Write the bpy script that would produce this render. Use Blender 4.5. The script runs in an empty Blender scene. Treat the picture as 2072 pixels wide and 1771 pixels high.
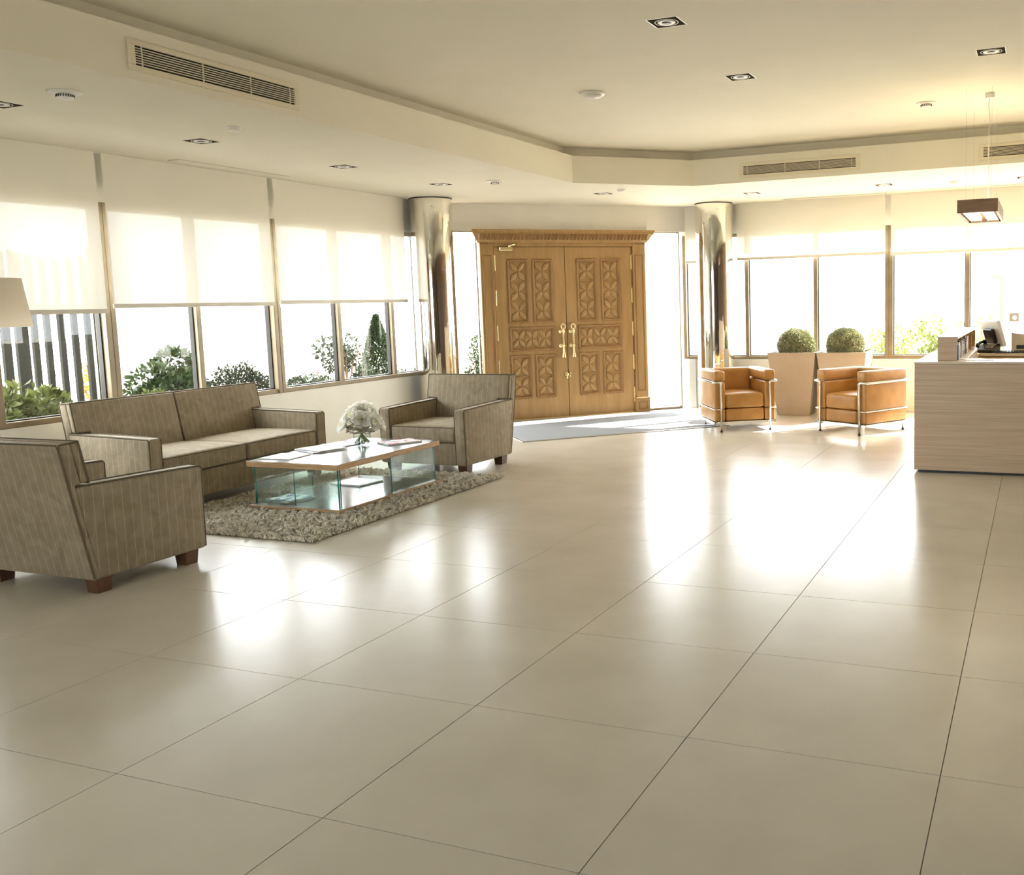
import bpy, bmesh, math, random
import numpy as np
from mathutils import Vector, Matrix

scene = bpy.context.scene
COL = scene.collection
rng = np.random.default_rng(7)
random.seed(7)
R = math.radians

# ---------------------------------------------------------------- camera
cd = bpy.data.cameras.new('camera')
cam = bpy.data.objects.new('camera', cd)
COL.objects.link(cam)
F_PX, CX, CY = 1953.0, 1328.0, 830.0
yaw, pitch, roll = R(21.71), R(-6.35), R(-1.45)
fwd0 = Vector((-math.sin(yaw), math.cos(yaw), 0)); rgt0 = Vector((math.cos(yaw), math.sin(yaw), 0)); up0 = Vector((0, 0, 1))
fwd = fwd0 * math.cos(pitch) + up0 * math.sin(pitch)
up1 = -fwd0 * math.sin(pitch) + up0 * math.cos(pitch)
rgt = rgt0 * math.cos(roll) + up1 * math.sin(roll)
upv = -rgt0 * math.sin(roll) + up1 * math.cos(roll)
m3 = Matrix((rgt, upv, -fwd)).transposed()
cam.matrix_world = Matrix.Translation((0, 0, 1.5)) @ m3.to_4x4()
cd.sensor_fit = 'HORIZONTAL'; cd.sensor_width = 36.0
cd.lens = 36.0 * F_PX / 2072.0
cd.shift_x = (1036.0 - CX) / 2072.0
cd.shift_y = (CY - 885.5) / 2072.0
cd.clip_end = 300
scene.camera = cam

# ---------------------------------------------------------------- world, sun, exposure
scene.view_settings.view_transform = 'Standard'
scene.view_settings.look = 'None'
scene.view_settings.gamma = 1.0
scene.view_settings.use_curve_mapping = False
scene.view_settings.exposure = 1.22
SKY = 6.2
wd = bpy.data.worlds.new('sky'); scene.world = wd; wd.use_nodes = True
bg = wd.node_tree.nodes['Background']
bg.inputs[0].default_value = (0.93, 0.97, 1.0, 1); bg.inputs[1].default_value = SKY
sl = bpy.data.lights.new('sun', 'SUN'); so = bpy.data.objects.new('sun', sl); COL.objects.link(so)
sl.energy = 17.0; sl.angle = R(0.6); sl.color = (1.0, 0.93, 0.80)
el = R(35)
sd = Vector((-0.62 * math.cos(el), -0.785 * math.cos(el), -math.sin(el)))
so.rotation_euler = sd.to_track_quat('-Z', 'Y').to_euler(); so.location = (6, 20, 9)
cy = scene.cycles
cy.use_denoising = True
cy.use_adaptive_sampling = True; cy.adaptive_threshold = 0.1
cy.max_bounces = 9; cy.diffuse_bounces = 5; cy.glossy_bounces = 4; cy.transmission_bounces = 8; cy.transparent_max_bounces = 24
cy.caustics_reflective = False; cy.caustics_refractive = False
cy.sample_clamp_indirect = 8.0

# ---------------------------------------------------------------- helpers
def link(o, parent=None):
    COL.objects.link(o)
    if parent is not None: o.parent = parent
    return o
def tag(o, label=None, cat=None, group=None, kind=None):
    if label: o['label'] = label
    if cat: o['category'] = cat
    if group: o['group'] = group
    if kind: o['kind'] = kind
    return o
def empty(name, loc=(0, 0, 0), rz=0.0, label=None, cat=None, group=None, kind=None, parent=None):
    o = bpy.data.objects.new(name, None); link(o, parent)
    o.location = loc; o.rotation_euler = (0, 0, rz); o.empty_display_size = 0.1
    return tag(o, label, cat, group, kind)
def copy_tree(o, parent=None):
    c = o.copy(); link(c, parent)
    for ch in list(o.children): copy_tree(ch, c)
    return c

class MB:
    """collects verts and faces of one mesh"""
    def __init__(s): s.v = []; s.f = []; s.mi = []; s.n = 0
    def add(s, v, f, mi=0):
        v = np.asarray(v, float).reshape(-1, 3)
        s.v.append(v); k = s.n
        for q in f: s.f.append(tuple(int(i) + k for i in q)); s.mi.append(mi)
        s.n += len(v); return s
    def box(s, a, b, mi=0):
        x0, y0, z0 = a; x1, y1, z1 = b
        v = [(x0,y0,z0),(x1,y0,z0),(x1,y1,z0),(x0,y1,z0),(x0,y0,z1),(x1,y0,z1),(x1,y1,z1),(x0,y1,z1)]
        return s.add(v, [(3,2,1,0),(4,5,6,7),(0,1,5,4),(1,2,6,5),(2,3,7,6),(3,0,4,7)], mi)
    def bbox(s, a, b, c=0.004, mi=0):
        """box with chamfered edges"""
        a = np.array(a, float); b = np.array(b, float); ctr = (a + b) / 2; h = (b - a) / 2
        c = min(c, 0.45 * h.min())
        v = []; idx = {}
        for sx in (-1, 1):
            for sy in (-1, 1):
                for sz in (-1, 1):
                    sg = np.array((sx, sy, sz))
                    for ax in range(3):
                        p = sg * h - sg * c; p[ax] = sg[ax] * h[ax]
                        idx[(sx, sy, sz, ax)] = len(v); v.append(ctr + p)
        f = []
        for ax in range(3):
            o1, o2 = (ax + 1) % 3, (ax + 2) % 3
            for sg in (-1, 1):
                q = []
                for t1, t2 in ((-1,-1),(1,-1),(1,1),(-1,1)):
                    k = [0,0,0]; k[ax] = sg; k[o1] = t1; k[o2] = t2; q.append(idx[(*k, ax)])
                f.append(q if sg > 0 else q[::-1])
            for t1 in (-1, 1):
                for t2 in (-1, 1):
                    def g(sg, fa):
                        k = [0,0,0]; k[ax] = sg; k[o1] = t1; k[o2] = t2; return idx[(*k, fa)]
                    q = [g(-1, o1), g(1, o1), g(1, o2), g(-1, o2)]
                    f.append(q if t1 * t2 < 0 else q[::-1])
        for sx in (-1, 1):
            for sy in (-1, 1):
                for sz in (-1, 1):
                    q = [idx[(sx, sy, sz, a2)] for a2 in range(3)]
                    f.append(q if sx * sy * sz > 0 else q[::-1])
        return s.add(v, f, mi)
    def tube(s, pts, r, n=8, closed=False, caps=True, mi=0):
        P = np.asarray(pts, float); m = len(P)
        rr = np.full(m, r) if np.isscalar(r) else np.asarray(r, float)
        if closed: T = np.roll(P, -1, 0) - np.roll(P, 1, 0)
        else: T = np.gradient(P, axis=0)
        T /= np.linalg.norm(T, axis=1)[:, None] + 1e-12
        ref = np.array((0, 0, 1.0)) if abs(T[0][2]) < 0.9 else np.array((1.0, 0, 0))
        u = np.cross(T[0], ref); u /= np.linalg.norm(u)
        V = []
        for i in range(m):
            u = u - T[i] * (u @ T[i]); u /= np.linalg.norm(u) + 1e-12
            w = np.cross(T[i], u)
            a = np.arange(n) * 2 * np.pi / n
            V.append(P[i] + rr[i] * (np.cos(a)[:, None] * u + np.sin(a)[:, None] * w))
        V = np.concatenate(V); f = []
        for i in range(m if closed else m - 1):
            j = (i + 1) % m
            for k in range(n):
                f.append((i*n + k, i*n + (k+1) % n, j*n + (k+1) % n, j*n + k))
        if caps and not closed:
            f.append(tuple(range(n))[::-1]); f.append(tuple((m-1)*n + k for k in range(n)))
        return s.add(V, f, mi)
    def lathe(s, prof, n=24, c=(0, 0, 0), mi=0, axis='z', cap=True):
        prof = np.asarray(prof, float); m = len(prof); a = np.arange(n) * 2 * np.pi / n
        V = np.zeros((m, n, 3))
        V[:, :, 0] = prof[:, 0][:, None] * np.cos(a); V[:, :, 1] = prof[:, 0][:, None] * np.sin(a); V[:, :, 2] = prof[:, 1][:, None]
        V = V.reshape(-1, 3)
        if axis == 'y': V = V[:, [0, 2, 1]]
        if axis == 'x': V = V[:, [2, 0, 1]]
        f = []
        for i in range(m - 1):
            for k in range(n): f.append((i*n + k, i*n + (k+1) % n, (i+1)*n + (k+1) % n, (i+1)*n + k))
        if cap:
            if prof[0, 0] > 1e-6: f.append(tuple(range(n))[::-1])
            if prof[-1, 0] > 1e-6: f.append(tuple((m-1)*n + k for k in range(n)))
        return s.add(V + np.array(c), f, mi)
    def prism(s, poly, y0, y1, axis='y', mi=0):
        """extrude a 2-D polygon: axis y: poly in (x,z); axis x: poly in (y,z); axis z: poly in (x,y)"""
        n = len(poly); V = []
        for t in (y0, y1):
            for a, b in poly:
                V.append((a, t, b) if axis == 'y' else (t, a, b) if axis == 'x' else (a, b, t))
        f = [tuple(range(n)), tuple(range(2*n - 1, n - 1, -1))]
        for k in range(n): f.append((k, n + k, n + (k+1) % n, (k+1) % n))
        return s.add(V, f, mi)
    def rbox(s, h, r, c=(0, 0, 0), seg=(4, 4, 2), crown=0.0, rs=(0.0, 0.3, 0.65, 1.0), mi=0, fn=None):
        """rounded box with half sizes h, optional crown on the top"""
        h = np.asarray(h, float); r = min(r, 0.98 * h.min())
        ax = []
        for k in range(3):
            e = r * (1 - np.asarray(rs))
            lo = -h[k] + r - e[::1]; lo = -h[k] + r * np.asarray(rs)
            mid = np.linspace(-h[k] + r, h[k] - r, seg[k] + 1)[1:-1]
            ax.append(np.concatenate([lo, mid, -lo[::-1]]))
        V = []; key = {}; f = []
        def vid(i, j, k):
            t = (i, j, k)
            if t not in key:
                key[t] = len(V); V.append((ax[0][i], ax[1][j], ax[2][k]))
            return key[t]
        N = [len(a) - 1 for a in ax]
        for i in range(N[0]):
            for j in range(N[1]):
                f.append((vid(i,j,0), vid(i,j+1,0), vid(i+1,j+1,0), vid(i+1,j,0)))
                f.append((vid(i,j,N[2]), vid(i+1,j,N[2]), vid(i+1,j+1,N[2]), vid(i,j+1,N[2])))
        for i in range(N[0]):
            for k in range(N[2]):
                f.append((vid(i,0,k), vid(i+1,0,k), vid(i+1,0,k+1), vid(i,0,k+1)))
                f.append((vid(i,N[1],k), vid(i,N[1],k+1), vid(i+1,N[1],k+1), vid(i+1,N[1],k)))
        for j in range(N[1]):
            for k in range(N[2]):
                f.append((vid(0,j,k), vid(0,j,k+1), vid(0,j+1,k+1), vid(0,j+1,k)))
                f.append((vid(N[0],j,k), vid(N[0],j+1,k), vid(N[0],j+1,k+1), vid(N[0],j,k+1)))
        V = np.array(V)
        inn = np.clip(V, -(h - r), h - r); d = V - inn
        L = np.linalg.norm(d, axis=1)[:, None]
        V2 = inn + r * d / np.maximum(L, 1e-9)
        if crown:
            g = np.clip(1 - (V2[:, 0] / h[0])**2, 0, 1) * np.clip(1 - (V2[:, 1] / h[1])**2, 0, 1)
            V2[:, 2] += crown * np.sqrt(g) * (V2[:, 2] > 0)
        if fn is not None: V2 = fn(V2)
        return s.add(V2 + np.asarray(c), f, mi)
    def xf(s, M, k0=0):
        """transform the vertex blocks from index k0 on by a 4x4"""
        M = np.array(M)
        for i in range(k0, len(s.v)): s.v[i] = s.v[i] @ M[:3, :3].T + M[:3, 3]
        return s
    def mesh(s, name, mats, smooth=False):
        me = bpy.data.meshes.new(name)
        v = np.concatenate(s.v) if s.v else np.zeros((0, 3))
        me.from_pydata(v.tolist(), [], s.f)
        for m in (mats if isinstance(mats, (list, tuple)) else [mats]): me.materials.append(m)
        if any(s.mi): me.polygons.foreach_set('material_index', s.mi)
        if smooth: me.polygons.foreach_set('use_smooth', [True] * len(me.polygons))
        me.update(); return me
    def build(s, name, mats, parent=None, smooth=False, auto=None):
        me = s.mesh(name, mats, smooth or auto is not None)
        if auto is not None:
            try: me.set_sharp_from_angle(angle=R(auto))
            except Exception: pass
        return link(bpy.data.objects.new(name, me), parent)

def fast_mesh(name, V, F, mat, parent=None, smooth=False):
    """big triangle or quad soups"""
    me = bpy.data.meshes.new(name); V = np.asarray(V, np.float32); F = np.asarray(F, np.int32)
    k = F.shape[1]
    me.vertices.add(len(V)); me.vertices.foreach_set('co', V.ravel())
    me.loops.add(F.size); me.loops.foreach_set('vertex_index', F.ravel())
    me.polygons.add(len(F)); me.polygons.foreach_set('loop_start', np.arange(len(F), dtype=np.int32) * k)
    me.update(calc_edges=True); me.materials.append(mat)
    if smooth: me.polygons.foreach_set('use_smooth', [True] * len(F))
    return link(bpy.data.objects.new(name, me), parent)

# ---------------------------------------------------------------- materials
def mat(name, col, rough=0.5, metal=0.0, spec=0.5, **kw):
    m = bpy.data.materials.new(name); m.use_nodes = True
    b = m.node_tree.nodes['Principled BSDF']
    b.inputs['Base Color'].default_value = (*col, 1); b.inputs['Roughness'].default_value = rough
    b.inputs['Metallic'].default_value = metal; b.inputs['Specular IOR Level'].default_value = spec
    for k, v in kw.items(): b.inputs[k].default_value = v
    return m
def nd(m, t, **kw):
    n = m.node_tree.nodes.new(t)
    for k, v in kw.items(): setattr(n, k, v)
    return n
def lk(m, a, b): m.node_tree.links.new(a, b)
def bsdf(m): return m.node_tree.nodes['Principled BSDF']
def noise_tint(m, c1, c2, scale=4.0, stretch=(1, 1, 1), detail=4.0, lo=0.35, hi=0.65, bump=0.0, bdist=0.002):
    tc = nd(m, 'ShaderNodeTexCoord'); mp = nd(m, 'ShaderNodeMapping'); mp.inputs['Scale'].default_value = stretch
    no = nd(m, 'ShaderNodeTexNoise'); no.inputs['Scale'].default_value = scale; no.inputs['Detail'].default_value = detail
    rp = nd(m, 'ShaderNodeValToRGB')
    rp.color_ramp.elements[0].position = lo; rp.color_ramp.elements[0].color = (*c1, 1)
    rp.color_ramp.elements[1].position = hi; rp.color_ramp.elements[1].color = (*c2, 1)
    lk(m, tc.outputs['Object'], mp.inputs[0]); lk(m, mp.outputs[0], no.inputs['Vector']); lk(m, no.outputs[0], rp.inputs[0])
    lk(m, rp.outputs[0], bsdf(m).inputs['Base Color'])
    if bump:
        bp = nd(m, 'ShaderNodeBump'); bp.inputs['Strength'].default_value = bump; bp.inputs['Distance'].default_value = bdist
        lk(m, no.outputs[0], bp.inputs['Height']); lk(m, bp.outputs[0], bsdf(m).inputs['Normal'])
    return m
def thin_glass(name, tint, refl=1.0):
    m = bpy.data.materials.new(name); m.use_nodes = True; nt = m.node_tree; nt.nodes.clear()
    out = nd(m, 'ShaderNodeOutputMaterial'); mx = nd(m, 'ShaderNodeMixShader'); tr = nd(m, 'ShaderNodeBsdfTransparent'); gl = nd(m, 'ShaderNodeBsdfGlossy')
    tr.inputs[0].default_value = (*tint, 1); gl.inputs['Roughness'].default_value = 0.01; gl.inputs['Color'].default_value = (refl, refl, refl, 1)
    lw = nd(m, 'ShaderNodeLayerWeight'); lw.inputs[0].default_value = 0.5
    pw = nd(m, 'ShaderNodeMath', operation='POWER'); pw.inputs[1].default_value = 5.0
    ma = nd(m, 'ShaderNodeMath', operation='MULTIPLY_ADD'); ma.inputs[1].default_value = 0.96; ma.inputs[2].default_value = 0.04
    lk(m, lw.outputs['Facing'], pw.inputs[0]); lk(m, pw.outputs[0], ma.inputs[0]); lk(m, ma.outputs[0], mx.inputs[0])
    lk(m, tr.outputs[0], mx.inputs[1]); lk(m, gl.outputs[0], mx.inputs[2]); lk(m, mx.outputs[0], out.inputs[0])
    return m
def emit(name, col, s):
    m = bpy.data.materials.new(name); m.use_nodes = True; nt = m.node_tree; nt.nodes.clear()
    out = nd(m, 'ShaderNodeOutputMaterial'); e = nd(m, 'ShaderNodeEmission'); e.inputs[0].default_value = (*col, 1); e.inputs[1].default_value = s
    lk(m, e.outputs[0], out.inputs[0]); return m

M = {}
M['paint'] = noise_tint(mat('wall_paint', (.84, .82, .75), .6), (.83, .81, .74), (.86, .84, .77), 3.0)
M['ceil'] = noise_tint(mat('ceiling_paint', (.80, .76, .64), .75), (.79, .75, .63), (.81, .77, .65), 2.0)
M['dark'] = mat('dark_void', (.02, .018, .015), .9)
M['tile'] = noise_tint(mat('floor_tile', (.61, .575, .505), .2, spec=.36), (.58, .545, .475), (.65, .615, .545), 2.2, detail=8, lo=.3, hi=.7)
def _tile_rough():
    m = M['tile']; tc = nd(m, 'ShaderNodeTexCoord'); no = nd(m, 'ShaderNodeTexNoise'); no.inputs['Scale'].default_value = 1.3; no.inputs['Detail'].default_value = 3
    mr = nd(m, 'ShaderNodeMapRange'); mr.inputs['To Min'].default_value = .225; mr.inputs['To Max'].default_value = .262
    oi = nd(m, 'ShaderNodeObjectInfo'); ad = nd(m, 'ShaderNodeVectorMath', operation='ADD')
    lk(m, tc.outputs['Object'], ad.inputs[0]); lk(m, oi.outputs['Location'], ad.inputs[1])
    lk(m, ad.outputs[0], no.inputs['Vector']); lk(m, no.outputs[0], mr.inputs[0]); lk(m, mr.outputs[0], bsdf(m).inputs['Roughness'])
    old = [n for n in m.node_tree.nodes if n.type == 'MAPPING'][0]; lk(m, ad.outputs[0], old.inputs[0])
_tile_rough()
M['grout'] = mat('grout', (.20, .17, .12), .8)
M['bronze'] = noise_tint(mat('bronze_aluminium', (.25, .195, .12), .4, .3), (.23, .18, .11), (.28, .22, .135), 6.0)
M['bronze_dark'] = mat('dark_gasket', (.035, .03, .025), .6)
M['pane'] = thin_glass('window_glass', (.97, .98, .97), .8)
M['chrome'] = mat('chrome', (.86, .86, .84), .07, 1.0)
M['column'] = mat('polished_steel', (.84, .82, .76), .045, 1.0)
M['brass'] = mat('brass', (.95, .80, .45), .28, 1.0)
def _blind():
    m = bpy.data.materials.new('blind_fabric'); m.use_nodes = True; nt = m.node_tree; nt.nodes.clear()
    out = nd(m, 'ShaderNodeOutputMaterial'); d = nd(m, 'ShaderNodeBsdfDiffuse'); t = nd(m, 'ShaderNodeBsdfTranslucent'); tr = nd(m, 'ShaderNodeBsdfTransparent')
    c = (.86, .83, .74, 1); d.inputs[0].default_value = c; t.inputs[0].default_value = (.86, .84, .76, 1)
    tc = nd(m, 'ShaderNodeTexCoord'); no = nd(m, 'ShaderNodeTexNoise'); no.inputs['Scale'].default_value = 900
    mr = nd(m, 'ShaderNodeMapRange'); mr.inputs['To Min'].default_value = .098; mr.inputs['To Max'].default_value = .115
    lk(m, tc.outputs['Object'], no.inputs['Vector']); lk(m, no.outputs[0], mr.inputs[0])
    m1 = nd(m, 'ShaderNodeMixShader'); m2 = nd(m, 'ShaderNodeMixShader'); m2.inputs[0].default_value = .02
    lk(m, mr.outputs[0], m1.inputs[0]); lk(m, d.outputs[0], m1.inputs[1]); lk(m, t.outputs[0], m1.inputs[2])
    lk(m, m1.outputs[0], m2.inputs[1]); lk(m, tr.outputs[0], m2.inputs[2]); lk(m, m2.outputs[0], out.inputs[0])
    return m
M['blind'] = _blind()
M['bar'] = mat('blind_bar', (.74, .70, .60), .5)
M['door'] = noise_tint(mat('carved_wood', (.42, .26, .105), .42), (.38, .23, .088), (.47, .30, .125), 5.0, (3, 3, .35), 6, .3, .7, .15)
M['door2'] = noise_tint(mat('moulding_wood', (.33, .18, .065), .45), (.29, .155, .055), (.38, .21, .08), 8.0, (2, 2, .5))
M['white'] = mat('white_plastic', (.85, .83, .78), .35)
M['vent'] = mat('vent_enamel', (.74, .68, .52), .45)
M['black'] = mat('black_plastic', (.02, .02, .02), .4)
M['steel'] = mat('lamp_steel', (.55, .52, .46), .3, .9)
M['rim'] = mat('lamp_rim', (.9, .88, .82), .3)

# ================================================================ the setting
ZC, ZU, ZF = 2.81, 3.20, 3.10          # lower ceiling, upper ceiling, top of the soffit face
SILL, HEAD = 0.688, 2.42
XL, YR = -7.10, 12.93                   # inner wall faces (blinds hang just inside)
DS = 17.47                              # entrance wall: y - x
S2 = math.sqrt(2)

# floor: grout bed and single tiles
TS, TX, TY = 0.8473, -3.6542, 2.154
floor = empty('floor', (0, 0, 0), label='polished beige stone tile floor of the lobby', cat='floor', kind='structure')
b = MB(); b.box((-7.6, -4.2, -.12), (5.2, 13.2, -.003)); b.build('grout_bed', M['grout'], floor)
tm = MB(); g = TS / 2 - .0014; tm.bbox((-g, -g, -.0025), (g, g, 0), .0011); tile_me = tm.mesh('floor_tile', M['tile'])
rest = MB()
for i in range(-5, 11):
    for j in range(-8, 14):
        x = TX + (i + .5) * TS; y = TY + (j + .5) * TS
        if y - x > DS + .75: continue
        if -7.6 < x < 1.0 and 0.6 < y < 13.3:
            t = link(bpy.data.objects.new('floor_tile', tile_me), floor); t.location = (x, y, 0)
        else:
            rest.bbox((x - g, y - g, -.0025), (x + g, y + g, 0), .0011)
tag(rest.build('floor_tiles_beyond', M['tile'], floor), kind='stuff')

# walls ----------------------------------------------------------
b = MB()
b.box((XL - .25, -4.0, -.1), (XL, 9.99, SILL)); b.box((XL - .25, -4.0, HEAD), (XL, 10.25, ZC + .02)); b.box((XL - .25, -4.0, SILL), (XL, 3.886, HEAD))
b.prism([(XL, 9.98), (XL, 10.37), (XL - .25, 10.12), (XL - .25, 9.98)], -.1, SILL, 'z')
tag(b.build('wall_left', M['paint']), 'cream wall under and over the long window band', 'wall', kind='structure')
b = MB()
b.box((-4.58, YR, -.1), (5.0, YR + .25, SILL)); b.box((-4.72, YR, HEAD), (5.0, YR + .25, ZC + .02))
b.box((-4.62, YR - .02, -.1), (-4.52, YR + .25, SILL))
tag(b.build('wall_front', M['paint']), 'cream wall under and over the windows behind the leather armchairs', 'wall', kind='structure')
# entrance wall in door space: x along the wall, room at -y
DO = np.array([4.047 / S2 - DS / 2, 4.047 / S2 + DS / 2])     # foot of the gap between the two leaves
ent = lambda: ((DO[0], DO[1], 0), R(45))
b = MB(); b.box((-1.75, 0, 2.47), (1.78, .25, ZC + .02))
o = b.build('wall_entrance', M['paint']); o.location, o.rotation_euler = ent()[0], (0, 0, R(45))
tag(o, 'cream header wall above the carved double door', 'wall', kind='structure')
M['panelwood'] = noise_tint(mat('panel_wood', (.17, .105, .06), .4), (.14, .085, .05), (.21, .13, .075), 4, (1, 1, .2))
b = MB(); b.box((5.0, -4.2, -.1), (5.2, 13.2, ZU))
tag(b.build('wall_right', M['panelwood']), 'unseen wall closing the reception side, dark wood added to cut bounce light', 'wall', kind='structure')  # out of view, made dark wood to weaken the bounced light
wb = empty('wall_back', (0, -4.0, 0), label='unseen wall behind the viewer, panelling added for the column reflections', cat='wall', kind='structure')
BW0, BW1 = -4.3, -1.2  # opening for the fill window added in this wall
b = MB(); b.box((-7.4, -.2, -.1), (BW0, 0, ZU)); b.box((BW1, -.2, -.1), (5.2, 0, ZU)); b.box((BW0, -.2, -.1), (BW1, 0, SILL)); b.box((BW0, -.2, HEAD), (BW1, 0, ZU)); b.build('wall_core', M['paint'], wb)
M['panelwood'] = noise_tint(mat('panel_wood', (.17, .105, .06), .4), (.14, .085, .05), (.21, .13, .075), 4, (1, 1, .2))
M['terra'] = mat('terracotta', (.42, .17, .08), .6); M['tealdk'] = mat('teal_dark', (.03, .09, .10), .5)
x = -6.6
for k in range(12):
    if BW0 - .9 < x < BW1: x += .93; continue
    b = MB(); b.bbox((x, 0, .08), (x + .86, .05, 2.7), .008)
    b.build('reflection_panel', [M['panelwood'], M['terra'], M['panelwood'], M['tealdk'], M['panelwood'], M['dark']][k % 6], wb); x += .93  # unseen panels added so the columns have something to reflect

# skirting on the two window walls
b = MB(); b.bbox((XL, -4, 0), (XL + .012, 9.9, .08), .003)
tag(b.build('baseboard_left', M['paint']), 'low cream skirting along the long window wall', 'baseboard', kind='structure')
b = MB(); b.bbox((-4.5, YR - .012, 0), (5, YR, .08), .003)
tag(b.build('baseboard_front', M['paint']), 'low cream skirting under the windows behind the planters', 'baseboard', kind='structure')

# ceilings -------------------------------------------------------
IN = [(-4.72, -2.4), (-4.72, 9.58), (-3.70, 10.60), (3.2, 10.60), (3.2, -2.4)]
k = .13
RE = [(-4.72 - k, -2.4 - k), (-4.72 - k, 9.58 + k * .41), (-3.70 - k * .41, 10.60 + k), (3.2 + k, 10.60 + k), (3.2 + k, -2.4 - k)]
OUT = [(-7.5, -4.3), (-7.5, 10.45), (-4.9, 13.25), (5.3, 13.25), (5.3, -4.3)]
b = MB()
n = 5
V = [(x, y, ZC) for x, y in OUT] + [(x, y, ZC) for x, y in IN] + [(x, y, ZF) for x, y in IN] + [(x, y, ZF) for x, y in RE] + [(x, y, ZU + .01) for x, y in RE]
F = []
for a in range(4):
    for i in range(n):
        j = (i + 1) % n; F.append((a*n + i, a*n + j, (a+1)*n + j, (a+1)*n + i))
b.add(V, F)
tag(b.build('ceiling_soffit', M['ceil']), 'lower ceiling and drop soffit running round the lobby', 'ceiling', kind='structure')
b = MB(); b.prism(OUT, ZU, ZU + .2, 'z')
tag(b.build('ceiling', M['ceil']), 'raised cream ceiling in the middle of the lobby', 'ceiling', kind='structure')

# windows --------------------------------------------------------
def window(name, loc, rz, x0, x1, thin, label, sill=SILL, head=HEAD, wide=(.05, .05)):
    """local x along the wall, room at -y; wide stiles at both ends, thin mullions between"""
    w = empty(name, loc, rz, label, 'window', kind='structure')
    def bar(nm, a, c, m=M['bronze']):
        q = MB(); q.bbox(a, c, .004); return q.build(nm, m, w)
    bar('sill_rail', (x0, -.015, sill), (x1, .09, sill + .045)); bar('head_rail', (x0, 0, head - .05), (x1, .09, head))
    for xx, ww in ((x0, wide[0]), (x1, -wide[1])):
        if ww: bar('stile', (min(xx, xx + ww), -.03, sill), (max(xx, xx + ww), .1, head))
    for t in thin: bar('mullion', (t - .026, -.012, sill + .04), (t + .026, .085, head - .045))
    xs = [x0 + wide[0]] + [v for t in thin for v in (t - .026, t + .026)] + [x1 - wide[1]]
    for a, c in zip(xs[::2], xs[1::2]):
        q = MB(); q.add([(a, .055, sill + .04), (c, .055, sill + .04), (c, .055, head - .045), (a, .055, head - .045)], [(0, 1, 2, 3)])
        q.build('pane', M['pane'], w)
        q = MB()
        for u in (a, c - .012): q.box((u, .03, sill + .04), (u + .012, .078, head - .045))
        q.box((a, .03, sill + .04), (c, .078, sill + .055)); q.build('gasket', M['bronze_dark'], w)
    return w
LWL, LWR = (XL - .02, 0, 0), R(90)
wl = ['bronze framed window looking onto the slatted gate, left end of the window band', 'bronze framed window behind the sofa with a leafy shrub outside', 'bronze framed window beside the steel column with a conical cypress outside']
window('window_1', LWL, LWR, 3.886, 5.762, [4.804], wl[0])
window('window_2', LWL, LWR, 5.762, 7.639, [6.675], wl[1])
window('window_3', LWL, LWR, 7.639, 10.115, [8.583, 9.521], wl[2])
FWL = (0, YR + .02, 0)
window('window_5', FWL, 0, -4.697, -1.835, [-3.765, -2.807], 'wide bronze framed window behind the two square planters')
window('window_6', FWL, 0, -1.835, 0.101, [-0.860], 'bronze framed window behind the reception desk end')
window('window_7', FWL, 0, 0.101, 2.036, [1.058], 'bronze framed window behind the reception desk, out of picture')
window('window_8', FWL, 0, 2.036, 3.972, [2.994], 'far bronze framed window behind the reception desk')

window('fill_window', (0, -4.02, 0), R(180), -BW1, -BW0, [-(BW0 + BW1) / 2], 'unseen bronze framed window added behind the viewer as fill light')  # added out of view to brighten surfaces that face the camera
# side lights of the entrance: full-height glass
def sidelight(name, x0, x1, label):
    w = empty(name, *ent(), label, 'window', kind='structure')
    for a, c in (((x0, .03, 0), (x1, .11, .03)), ((x0, .03, 2.455), (x1, .11, 2.47)), ((x0, .03, .03), (x0 + .018, .11, 2.455)), ((x1 - .018, .03, .03), (x1, .11, 2.455))):
        q = MB(); q.bbox(a, c, .004); q.build('frame', M['bronze'], w)
    q = MB(); q.add([(x0 + .018, .07, .03), (x1 - .018, .07, .03), (x1 - .018, .07, 2.455), (x0 + .018, .07, 2.455)], [(0, 1, 2, 3)]); q.build('pane', M['pane'], w)
sidelight('window_9', -1.62, -1.16, 'tall narrow glass side light between column and carved door, bush outside')
sidelight('window_10', 1.16, 1.70, 'tall narrow glass side light on the sunny side of the carved door')

# roller blinds --------------------------------------------------
def blind(loc, rz, x0, x1, zb, label, group):
    t = empty('roller_blind', loc, rz, label, 'blind', group)
    n = 12; xs = np.linspace(x0, x1, n + 1); V = []; F = []
    zs = tuple(np.linspace(ZC - .004, zb + .02, 4))
    for z in zs:
        for k, x in enumerate(xs): V.append((x, 0, z))
    for a in range(len(zs) - 1):
        for k in range(n): F.append((a*(n+1) + k, a*(n+1) + k + 1, (a+1)*(n+1) + k + 1, (a+1)*(n+1) + k))
    q = MB(); q.add(V, F); q.build('blind_fabric', M['blind'], t, smooth=True)
    q = MB(); q.bbox((x0, -.008, zb), (x1, .008, zb + .036), .006); q.build('bottom_bar', M['bar'], t)
    return t
BL = (-7.02, 0, 0)
gL, gR = 'roller blinds on the long window band', 'roller blinds behind the leather armchairs'
blind(BL, LWR, 3.87, 5.675, 1.527, 'half lowered cream roller blind with slatted gate showing through', gL)
blind(BL, LWR, 5.735, 7.535, 1.565, 'half lowered cream roller blind above the sofa', gL)
blind(BL, LWR, 7.60, 9.70, 1.578, 'half lowered cream roller blind next to the steel column', gL)
BF = (0, 12.85, 0)
blind(BF, 0, -4.62, -4.36, 2.03, 'narrow strip of roller blind between column and carved door', gR)
blind(BF, 0, -3.87, -1.872, 2.045, 'sunlit roller blind above the two planters', gR)
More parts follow.
